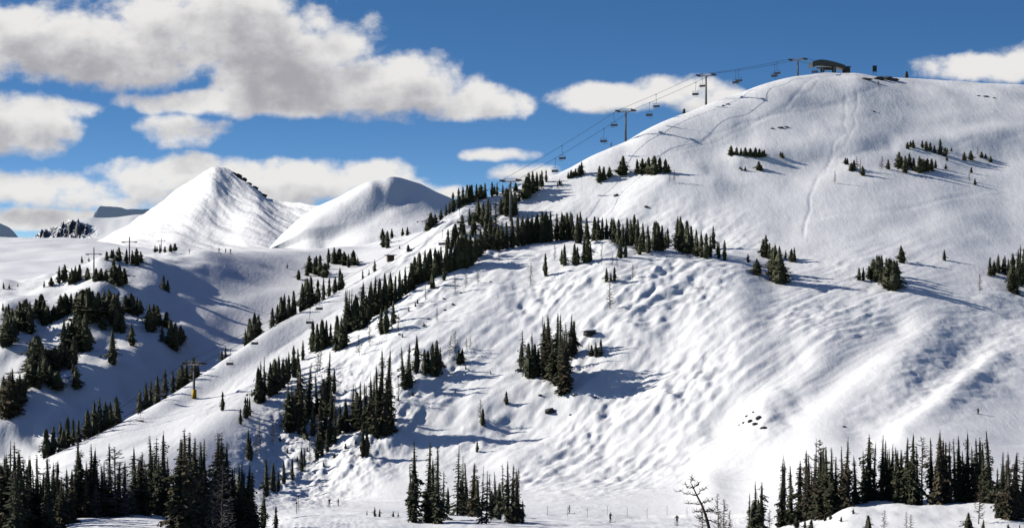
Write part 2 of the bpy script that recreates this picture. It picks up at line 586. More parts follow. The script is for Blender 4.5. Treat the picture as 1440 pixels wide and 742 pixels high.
hillmask = front & (ROW > sum(SEG[:4]))
mog = np.maximum.reduce([region(760, 470, 330, 170, -20), region(900, 550, 220, 140, -30), region(640, 430, 190, 130, -35),
                         0.8 * region(560, 560, 170, 110, -30), 0.5 * region(1110, 455, 190, 75, -25), 0.8 * region(840, 640, 220, 60, -8), 0.45 * region(1010, 560, 170, 110, -35),
                         0.5 * region(430, 650, 120, 60, -25)]) * hillmask
n_big = fbm((Q_ + wq * .6) / 3.2, (S_ + ws * .6) / 5.8, 21, 2, 0.4)
n_sml = fbm((Q_ + wq * .4) / 1.9, (S_ + ws * .4) / 3.2, 31, 2, 0.5)
patch = 0.45 + 0.75 * sstep(perlin(Q_ / 26, S_ / 34, 41), -0.35, 0.35)
mogh = n_big * 0.58 + 0.2 * n_big * np.abs(n_big) + n_sml * 0.10
streak = fbm(Q_ / 2.6, S_ / 26, 51, 3, 0.5) * 0.16
roll = fbm(X / 42, D / 48, 61, 3, 0.5)
H = np.zeros_like(Z)
H += 0.95 * mog * patch * mogh
H += hillmask * (region(1170, 450, 220, 90, -28) * 0.9 + mog * 0.4) * streak
H += fr * np.where(ROW > sum(SEG[:5]), 1, 0.35) * roll * 0.9 * sstep(D, 480, 700)
upper = sstep(ROW.astype(float), sum(SEG[:7]), sum(SEG[:7]) + 30) * front
H += upper * fr * (fbm(Q_ / 22, S_ / 44, 71, 2, 0.45) * 0.5 + fbm(X / 4.0, D / 7.0, 75, 2, .5) * 0.035)
# rough bank under the spur trees
H += hillmask * region(470, 610, 150, 100, -35) * fbm(X / 4.5, D / 6.0, 81, 4, 0.55) * 0.8
H += hillmask * (region(1370, 490, 130, 90, -38) + 0.7 * region(1250, 550, 90, 50, -38)) * fbm(Q_ / 5.5, S_ / 9.0, 85, 3, 0.5) * 0.3
# hollows and ribs one can see on the slope (columns/rows are only where they lie)
for pts, w, dep in [
    ([(1450, 425), (1370, 480), (1300, 545), (1215, 600)], 34, -1.7),
    ([(1260, 455), (1180, 515), (1110, 575)], 26, -2.2),
    ([(1400, 500), (1330, 560), (1270, 600)], 18, 1.2),
    ([(1120, 500), (1060, 545), (1010, 600)], 24, -1.8),
    ([(1090, 565), (1040, 625), (1000, 680)], 28, 1.8),
    ([(940, 470), (900, 540), (840, 590), (720, 600)], 32, -1.8),
    ([(720, 640), (860, 590), (930, 560)], 22, 1.4),
    ([(640, 590), (720, 562), (800, 560)], 34, 2.0),
    ([(490, 650), (540, 600), (585, 560)], 34, 2.2),
    ([(560, 650), (600, 620), (640, 600)], 26, -1.2),
    ([(700, 420), (640, 470), (590, 520), (550, 545)], 22, 1.0),
    ([(760, 318), (820, 285), (900, 262), (1000, 262)], 22, 0.9),
    ([(930, 262), (890, 300), (850, 330)], 20, 1.4),
    ([(1040, 225), (1150, 210), (1300, 200), (1440, 180)], 16, 1.1),
    ([(1000, 238), (1140, 228), (1250, 205)], 14, -0.8),
    ([(1060, 168), (1180, 150), (1300, 150), (1460, 146)], 24, -0.9),
    ([(1290, 178), (1340, 195), (1460, 218)], 34, -1.2),
]:
    dist, side = polydist(PX, PY, pts)
    H += hillmask * dep * np.exp(-(dist / w) ** 2) * fr
# old ski traverses and runs
tr = random.Random(3)
tracks = [[(1235, 124), (1180, 140), (1120, 150), (1050, 168)], [(1150, 112), (1090, 150), (1000, 190), (930, 212)], [(1440, 186), (1300, 204), (1150, 226), (1000, 240)], [(1440, 260), (1250, 290), (1100, 305)],
          [(1200, 130), (1190, 190), (1150, 260), (1120, 330)], [(700, 690), (850, 700), (1000, 692), (1120, 690)], [(480, 712), (600, 708), (760, 704)],
          [(600, 350), (500, 420), (400, 490), (280, 580)], [(580, 380), (470, 460), (350, 545), (220, 640)]]
for pts in tracks:
    for k in range(2):
        q = [(x + tr.uniform(-14, 14), y + tr.uniform(-5, 5)) for x, y in pts]
        fine = []
        for (x0, y0), (x1, y1) in zip(q[:-1], q[1:]):
            for j in range(4):
                t = j / 4
                fine.append((x0 + (x1 - x0) * t + 5 * math.sin(3.1 * j + k * 2 + x0), y0 + (y1 - y0) * t + 2.2 * math.sin(2.3 * j + k)))
        fine.append(q[-1])
        dist, side = polydist(PX, PY, fine)
        H += hillmask * (-0.07) * np.exp(-(dist / 2.2) ** 2) * fr
# valley side rolls on the left ridge
back = (ROW > kk + 10) & (ROW < sum(SEG[:12]) + 6)
lm = back * sstep(330.0 - PX, 0, 120)
H += lm * (fbm(X / 24, D / 30, 91, 3, 0.5) * 2.6)
H += back * (1 - sstep(330.0 - PX, 0, 120)) * fbm(X / 40, D / 50, 95, 3, 0.5) * 1.0
farm = (ROW >= sum(SEG[:12]) + 6)
H += farm * fbm(X / 60, D / 120, 99, 3, 0.5) * 1.8 * sstep(D, 1150, 1350)
# near knolls
nearm = (ROW <= sum(SEG[:4])) * sstep(D, 60, 250)
H += nearm * (fbm(X / 11, D / 14, 101, 4, 0.5) * 0.45)
Z = Z + H
PY = HZ - Z / D * F
terr = link("snow_ground", grid_mesh("snow_ground", np.stack([X, D, Z], -1)), M_SNOW)
tag(terr, "snow covered mountainside with moguls, spur and valley", None, None, "structure")


def column(px):
    i = int(np.clip(np.searchsorted(COLS, px) - 1, 0, len(COLS) - 2))
    t = (px - COLS[i]) / (COLS[i + 1] - COLS[i])
    return D[i] * (1 - t) + D[i + 1] * t, Z[i] * (1 - t) + Z[i + 1] * t


def hit(px, py, minrow=24):
    """where the line of sight first meets the snow"""
    d, z = column(px)
    p = HZ - z / d * F
    ok = np.where(p[minrow:] <= py)[0]
    if len(ok) == 0 or ok[0] == 0:
        j = minrow + int(np.argmin(p[minrow:])) if len(ok) == 0 else minrow
        return Vector(((px - 720) / F * d[j], d[j], z[j]))
    j = minrow + ok[0]
    t = (p[j - 1] - py) / max(1e-6, p[j - 1] - p[j])
    dd = d[j - 1] + (d[j] - d[j - 1]) * t
    zz = z[j - 1] + (z[j] - z[j - 1]) * t
    return Vector(((px - 720) / F * dd, dd, zz))


def at_depth(px, dd):
    d, z = column(px)
    return Vector(((px - 720) / F * dd, dd, float(np.interp(dd, d, z))))


def ground(x, y):
    return at_depth(720 + x / y * F, y).z


def edge(px, off=8.0):
    d, z = column(px)
    return at_depth(px, d[kk] + off)


# ------------------------------------------------------------------ far mountains
def mountain(name, label, lines, seg, cols, mat, nz):
    d, z = surf(lines, seg, cols, len(lines) - 3)
    px = np.repeat(np.asarray(cols, float)[:, None], d.shape[1], 1)
    x = (px - 720) / F * d
    z = z + nz(x, d, px, HZ - z / d * F)
    o = link(name, grid_mesh(name, np.stack([x, d, z], -1)), mat)
    tag(o, label, None, None, "structure")
    return o


def back_lines(crest, dd1, drop1, dd2, drop2):
    return [[(p, d + dd1, r + drop1) for p, d, r in crest], [(p, d + dd2, r + drop2) for p, d, r in crest]]


c1 = [(-100, 2600, 372), (60, 2600, 366), (120, 2590, 348), (160, 2580, 328), (200, 2570, 302), (225, 2565, 283), (250, 2560, 265), (275, 2555, 250),
      (292, 2550, 240), (305, 2550, 237), (322, 2550, 239), (335, 2550, 247), (350, 2555, 259), (362, 2560, 270), (372, 2565, 281),
      (390, 2575, 286), (430, 2580, 288), (480, 2590, 291), (560, 2600, 305), (700, 2600, 360)]
base1 = [(-100, 2250, 375), (120, 2250, 368), (300, 2230, 366), (420, 2230, 366), (700, 2250, 372)]
mid1 = [(-100, 2400, 373), (120, 2420, 358), (200, 2420, 337), (300, 2410, 318), (340, 2410, 312), (400, 2410, 328), (500, 2420, 340), (700, 2450, 366)]
mid1b = [(-100, 2500, 372), (120, 2500, 353), (200, 2490, 320), (250, 2480, 294), (305, 2480, 274), (340, 2480, 282), (400, 2490, 308), (500, 2500, 325), (700, 2530, 362)]


def swing(ln, k):
    return [(p, d - max(0, p - 318) * k, r) for p, d, r in ln]


mid1, mid1b, c1 = swing(mid1, 0.5), swing(mid1b, 0.85), swing(c1, 1.05)


def nz1(x, d, px, py):
    up = sstep(370 - py, 0, 30)
    n = fbm(x / 34 + d / 60, d / 150, 201, 4, 0.5) * 1.9 * up
    n += fbm(x / 12 + d / 25, d / 60, 205, 3, 0.5) * 0.9 * up
    r, s = polydist(px, py, [(312, 240), (292, 275), (262, 320), (240, 350)])
    n += 3.0 * np.exp(-(r / 18) ** 2)
    r, s = polydist(px, py, [(330, 250), (330, 290), (320, 330)])
    n -= 2.6 * np.exp(-(r / 22) ** 2)
    r, s = polydist(px, py, [(372, 284), (366, 310), (380, 345)])
    n += 1.6 * np.exp(-(r / 20) ** 2)
    return n


mountain("mountain", "sharp white snow peak standing far behind the left valley", [base1, mid1, mid1b, c1] + back_lines(c1, 140, 22, 400, 90),
         [40, 40, 50, 14, 10], np.arange(-100, 701, 1.6), M_PEAK, nz1)

c2 = [(300, 2150, 384), (350, 2130, 374), (370, 2112, 359), (385, 2100, 342), (410, 2085, 318), (440, 2075, 296), (470, 2065, 280), (500, 2055, 264), (520, 2050, 255), (537, 2048, 250.5), (548, 2047, 247.5),
      (562, 2048, 250), (580, 2050, 255.5), (600, 2052, 262), (630, 2060, 276), (660, 2070, 289), (720, 2080, 312), (900, 2100, 340)]
base2 = [(300, 1880, 376), (450, 1880, 368), (600, 1880, 362), (900, 1900, 372)]
mid2 = [(300, 2000, 374), (380, 1990, 356), (450, 1975, 338), (520, 1970, 322), (600, 1970, 318), (660, 1980, 322), (900, 2000, 362)]
mid2b = [(300, 2040, 373), (380, 2025, 349), (450, 2000, 324), (520, 1990, 304), (600, 1992, 300), (660, 2005, 308), (900, 2040, 356)]


mid2b = [(p, d + (p - 520) * 0.26, r) for p, d, r in mid2b]
c2 = [(p, d + (p - 520) * 0.30, r) for p, d, r in c2]  # face turned from the sun to stand in for a cloud's shadow


def nz2(x, d, px, py):
    up = sstep(366 - py, 0, 25)
    n = fbm(x / 60, d / 70, 301, 3, 0.5) * 1.8 * up
    r, s = polydist(px, py, [(520, 268), (470, 300), (430, 330)])
    n += 2.6 * np.exp(-(r / 16) ** 2) * up
    r, s = polydist(px, py, [(560, 280), (500, 312), (460, 340)])
    n -= 2.6 * np.exp(-(r / 14) ** 2) * up
    return n


mountain("mountain", "rounded grey white snow dome behind the tree lined spur", [base2, mid2, mid2b, c2] + back_lines(c2, 120, 24, 300, 90),
         [30, 14, 60, 12, 10], np.arange(300, 901, 1.8), M_SNOWFAR, nz2)

# rocky outcrop left of the sharp peak
c3 = [(-60, 3100, 352), (20, 3100, 343), (45, 3090, 333), (62, 3080, 324), (85, 3070, 317), (110, 3065, 309), (130, 3065, 305), (160, 3065, 304), (215, 3070, 301), (280, 3080, 300), (400, 3100, 330)]
base3 = [(-60, 2960, 356), (45, 2960, 350), (120, 2960, 352), (400, 2960, 360)]
mid3 = [(-60, 3040, 354), (45, 3042, 343), (85, 3040, 338), (120, 3030, 334), (215, 3020, 330), (400, 3050, 350)]


def nz3(x, d, px, py):
    rk = region_f(px, py, 88, 326, 50, 16)
    n = fbm(x / 60, d / 80, 401, 3, 0.5) * 2.0
    n += rk * (np.abs(fbm(x / 10, d / 30, 405, 4, 0.6)) * 9 - 3)
    return n


def region_f(px, py, cx, cy, rx, ry):
    return 1 - sstep(np.hypot((px - cx) / rx, (py - cy) / ry), 0.6, 1.1)


mountain("mountain", "low snowy ridge with a dark rock face beside the sharp peak", [base3, mid3, c3] + back_lines(c3, 150, 16, 500, 70),
         [20, 60, 12, 8], np.arange(-60, 401, 1.2), M_ROCKFACE, nz3)

# two very distant mountains seen in their shaded sides
for c4, lab in [
    ([(-140, 9000, 330), (-70, 9000, 300), (-30, 9000, 306), (0, 9000, 315), (14, 9000, 320), (27, 9000, 333), (40, 9000, 350), (80, 9000, 380)], "distant blue shaded mountain flank beyond the snow plain"),
    ([(90, 9600, 330), (125, 9600, 309), (134, 9600, 296), (142, 9600, 288), (150, 9600, 288), (180, 9600, 294), (215, 9600, 297), (260, 9600, 302), (320, 9600, 320)], "distant blue mountain with a blunt top beside the sharp peak"),
]:
    b4 = [(p, d - 130 + (p - c4[0][0]) * 1.9, 380) for p, d, r in c4]
    m4 = [(p, d - 62 + (p - c4[0][0]) * 1.9, r + 0.55 * (380 - r)) for p, d, r in c4]
    p0, p1 = c4[0][0], c4[-1][0]
    c4 = [(p, d + (p - p0) * 1.9, r) for p, d, r in c4]

    def nz4(x, d, px, py):
        return fbm(x / 160, d / 260, 501, 4, 0.5) * 9 * sstep(380 - py, 0, 20)
    mountain("mountain", lab, [b4, m4, c4] + back_lines(c4, 40, 6, 900, 80), [10, 60, 8, 6], np.arange(p0, p1 + 0.1, 1.2), M_SNOWFAR, nz4)

# ------------------------------------------------------------------ trees
def trunk_mesh(name, seed, r=0.012, top=0.97, lean=0.0, sides=6, base=-0.03):
    rr = random.Random(seed)
    vs, fs = [], []
    n = 9
    ox = oy = 0.0
    for i in range(n + 1):
        t = i / n
        z = base + t * (top - base)
        ox += rr.uniform(-.0035, .0035) + lean / n
        oy += rr.uniform(-.0035, .0035)
        rad = r * (1 - t) ** 0.8 + 0.0012
        if i == 0:
            rad *= 1.35
        for k in range(sides):
            a = 2 * math.pi * k / sides
            vs.append((ox + rad * math.cos(a), oy + rad * math.sin(a), z))
    for i in range(n):
        for k in range(sides):
            a, b = i * sides + k, i * sides + (k + 1) % sides
            fs.append((a, b, b + sides, a + sides))
    fs.append(tuple(range(n * sides, n * sides + sides)))
    return raw_mesh(name, vs, fs, True)


def fir_crown(seed, radius=0.10, levels=30, per=6, gap=0.0, power=0.85, low=0.03, droop=0.55, core=0.42, top_bare=0.0):
    """verts, faces of a conifer crown of unit height"""
    rr = random.Random(seed)
    vs, fs = [], []
    lop = [(rr.uniform(0, 6.28), rr.uniform(0.05, 0.28), rr.uniform(0.5, 2.6)) for _ in range(3)]

    wob, wf_, wp = rr.uniform(.05, .24), rr.uniform(7, 17), rr.uniform(0, 6.28)
    spike = 0.86 if rr.random() < .22 else 2.0

    def prof(t):
        base = (1 - t) ** power
        # fullest a little above the ground
        base *= min(1.0, 0.62 + t * 3.2)
        return radius * base * (1 + wob * math.sin(wf_ * t + wp)) + 0.006

    hs_ = []
    z = low
    while z < 0.985:
        hs_.append(z)
        z += (1.0 / levels) * (1.15 - 0.45 * z) * rr.uniform(0.75, 1.3)
    for z in hs_:
        if rr.random() < gap * (0.5 + z):
            continue
        n = max(3, int(round(per * (1.1 - 0.5 * z) + rr.uniform(-.6, .6))))
        a0 = rr.uniform(0, 6.28)
        lev = rr.uniform(0.72, 1.18)
        for k in range(n):
            a = a0 + 6.283 * k / n + rr.uniform(-.35, .35)
            L = prof(z) * lev * rr.uniform(0.62, 1.28)
            for (pa, amp, fq) in lop:
                L *= 1 + amp * math.sin(pa + a + z * 9 * fq)
            if rr.random() < 0.06:
                L *= 1.35
            if z > spike:
                L *= 0.35
            if L < 0.004:
                continue
            dr = droop * rr.uniform(0.6, 1.3) * (1.0 - 0.75 * z)
            ca_, sa_ = math.cos(a), math.sin(a)
            tx, ty = -sa_, ca_
            # spine points: root, middle, tip (tip lifts a little)
            p0 = (0.0, 0.0, z + 0.25 * L)
            p1 = (ca_ * L * .55, sa_ * L * .55, z - dr * L * .40)
            p2 = (ca_ * L, sa_ * L, z - dr * L * .62 + rr.uniform(0, .12) * L)
            w = L * rr.uniform(0.22, 0.36) + 0.002
            b = len(vs)
            th = w * 0.30
            vs += [p0,
                   (p1[0] + tx * w, p1[1] + ty * w, p1[2] - w * .35), (p1[0], p1[1], p1[2] + th), (p1[0] - tx * w, p1[1] - ty * w, p1[2] - w * .35),
                   (p2[0] + tx * w * .35, p2[1] + ty * w * .35, p2[2] - w * .2), p2, (p2[0] - tx * w * .35, p2[1] - ty * w * .35, p2[2] - w * .2)]
            fs += [(b, b + 1, b + 2), (b, b + 2, b + 3), (b + 1, b + 4, b + 5, b + 2), (b + 2, b + 5, b + 6, b + 3)]
            # hanging sprays along the branch
            for q in range(3):
                f = rr.uniform(0.3, 1.0)
                cx, cy = ca_ * L * f, sa_ * L * f
                cz = z - dr * L * .62 * f
                da = a + rr.choice((-1, 1)) * rr.uniform(0.5, 1.3)
                ex, ey = math.cos(da), math.sin(da)
                l2 = L * rr.uniform(0.22, 0.42) + 0.003
                b = len(vs)
                vs += [(cx, cy, cz + l2 * .15), (cx + ex * l2, cy + ey * l2, cz - l2 * rr.uniform(.1, .6)),
                       (cx + ex * l2 * .35, cy + ey * l2 * .35, cz - l2 * rr.uniform(.5, .95))]
                fs.append((b, b + 1, b + 2))
    # opaque ragged cone added inside to stop light passing through the crown
    if core > 0:
        sides, n = 7, 9
        b = len(vs)
        for i in range(n + 1):
            t = low + (0.93 - low) * i / n
            for k in range(sides):
                a = 6.283 * k / sides
                r_ = prof(t) * core * rr.uniform(0.6, 1.25)
                vs.append((r_ * math.cos(a), r_ * math.sin(a), t + rr.uniform(-.012, .012)))
        for i in range(n):
            for k in range(sides):
                p, q = b + i * sides + k, b + i * sides + (k + 1) % sides
                fs.append((p, q, q + sides, p + sides))
    # leader
    b = len(vs)
    for k in range(3):
        a = 6.283 * k / 3
        vs.append((0.004 * math.cos(a), 0.004 * math.sin(a), 0.93))
    vs.append((0, 0, 1.0))
    fs += [(b, b + 1, b + 3), (b + 1, b + 2, b + 3), (b + 2, b, b + 3)]
    return vs, fs


def larch_crown(seed, radius=0.2, n=60, thick=0.0075, up=0.25, twigs=6, start=0.14):
    """bare branches: thin three sided tubes"""
    rr = random.Random(seed)
    vs, fs = [], []

    def tube(a, b, ra, rb):
        a, b = Vector(a), Vector(b)
        dv = (b - a)
        if dv.length < 1e-6:
            return
        dv.normalize()
        s = dv.orthogonal().normalized()
        t = dv.cross(s)
        k0 = len(vs)
        for (c, r) in ((a, ra), (b, rb)):
            for k in range(3):
                an = 2.094 * k
                vs.append(tuple(c + s * (r * math.cos(an)) + t * (r * math.sin(an))))
        for k in range(3):
            p, q = k0 + k, k0 + (k + 1) % 3
            fs.append((p, q, q + 3, p + 3))
    for i in range(n):
        z = start + (0.97 - start) * (i + rr.random()) / n
        L = radius * (1 - z) ** 0.6 * rr.uniform(0.45, 1.15) + 0.012
        a = rr.uniform(0, 6.283)
        u = up * rr.uniform(-.6, 1.6)
        p = Vector((0, 0, z))
        c = Vector((math.cos(a), math.sin(a), u))
        mid = p + c * L * .55 + Vector((0, 0, -0.05 * L))
        end = p + c * L + Vector((rr.uniform(-.2, .2) * L, rr.uniform(-.2, .2) * L, rr.uniform(0, .25) * L))
        tube(p, mid, thick, thick * .75)
        tube(mid, end, thick * .75, thick * .35)
        for q in range(twigs):
            f = rr.uniform(0.25, 1.0)
            s = p.lerp(mid, f / .55) if f < .55 else mid.lerp(end, (f - .55) / .45)
            da = a + rr.choice((-1, 1)) * rr.uniform(.4, 1.3)
            l2 = L * rr.uniform(.18, .42)
            tube(s, s + Vector((math.cos(da), math.sin(da), rr.uniform(-.5, .6))) * l2, thick * .5, thick * .25)
    return vs, fs


VAR = {}
VAR['n'] = [(raw_mesh("crown", *fir_crown(100 + i, 0.098 + 0.012 * (i % 3), 38, 6, 0.03, 0.75 + .1 * (i % 2), 0.02, 0.7)), trunk_mesh("trunk", i, 0.011)) for i in range(7)]
VAR['s'] = [(raw_mesh("crown", *fir_crown(200 + i, 0.095 + 0.012 * (i % 3), 27, 5, 0.16, 0.62, 0.07, 0.55, 0.16)), trunk_mesh("trunk", 50 + i, 0.011)) for i in range(5)]
VAR['m'] = [(raw_mesh("crown", *fir_crown(300 + i, 0.145 + 0.014 * (i % 3), 28, 7, 0.04, 0.85, 0.02, 0.6)), trunk_mesh("trunk", 80 + i, 0.014)) for i in range(6)]
VAR['b'] = [(raw_mesh("crown", *fir_crown(400 + i, 0.22 + 0.03 * (i % 3), 20, 9, 0.03, 0.62, 0.02, 0.35)), trunk_mesh("trunk", 120 + i, 0.02)) for i in range(5)]
VAR['l'] = [(raw_mesh("branches", *larch_crown(500 + i, 0.17 + 0.03 * (i % 2))), trunk_mesh("trunk", 150 + i, 0.011, 0.98, 0.01)) for i in range(4)]
VAR['g'] = [(raw_mesh("branches", *larch_crown(540 + i, 0.21, 90, 0.0060, 0.4, 9, 0.06)), trunk_mesh("trunk", 170 + i, 0.011, 0.98, 0.01)) for i in range(3)]
for k in 'nsmb':
    for i, (c, t_) in enumerate(VAR[k]):
        c.materials.append(M_FOLB if i % 3 == 2 else M_FOL)
        t_.materials.append(M_BARK)
for k, mm in (('l', M_TWIG), ('g', M_TWIGG)):
    for c, t_ in VAR[k]:
        c.materials.append(mm)
        t_.materials.append(mm)
LOW = [fir_crown(600 + i, 0.15 + .02 * (i % 3), 16, 7, 0.0, 0.66, 0.02, 0.5, 0.7) for i in range(4)]
LOWN = [(np.array(v), f) for v, f in LOW]

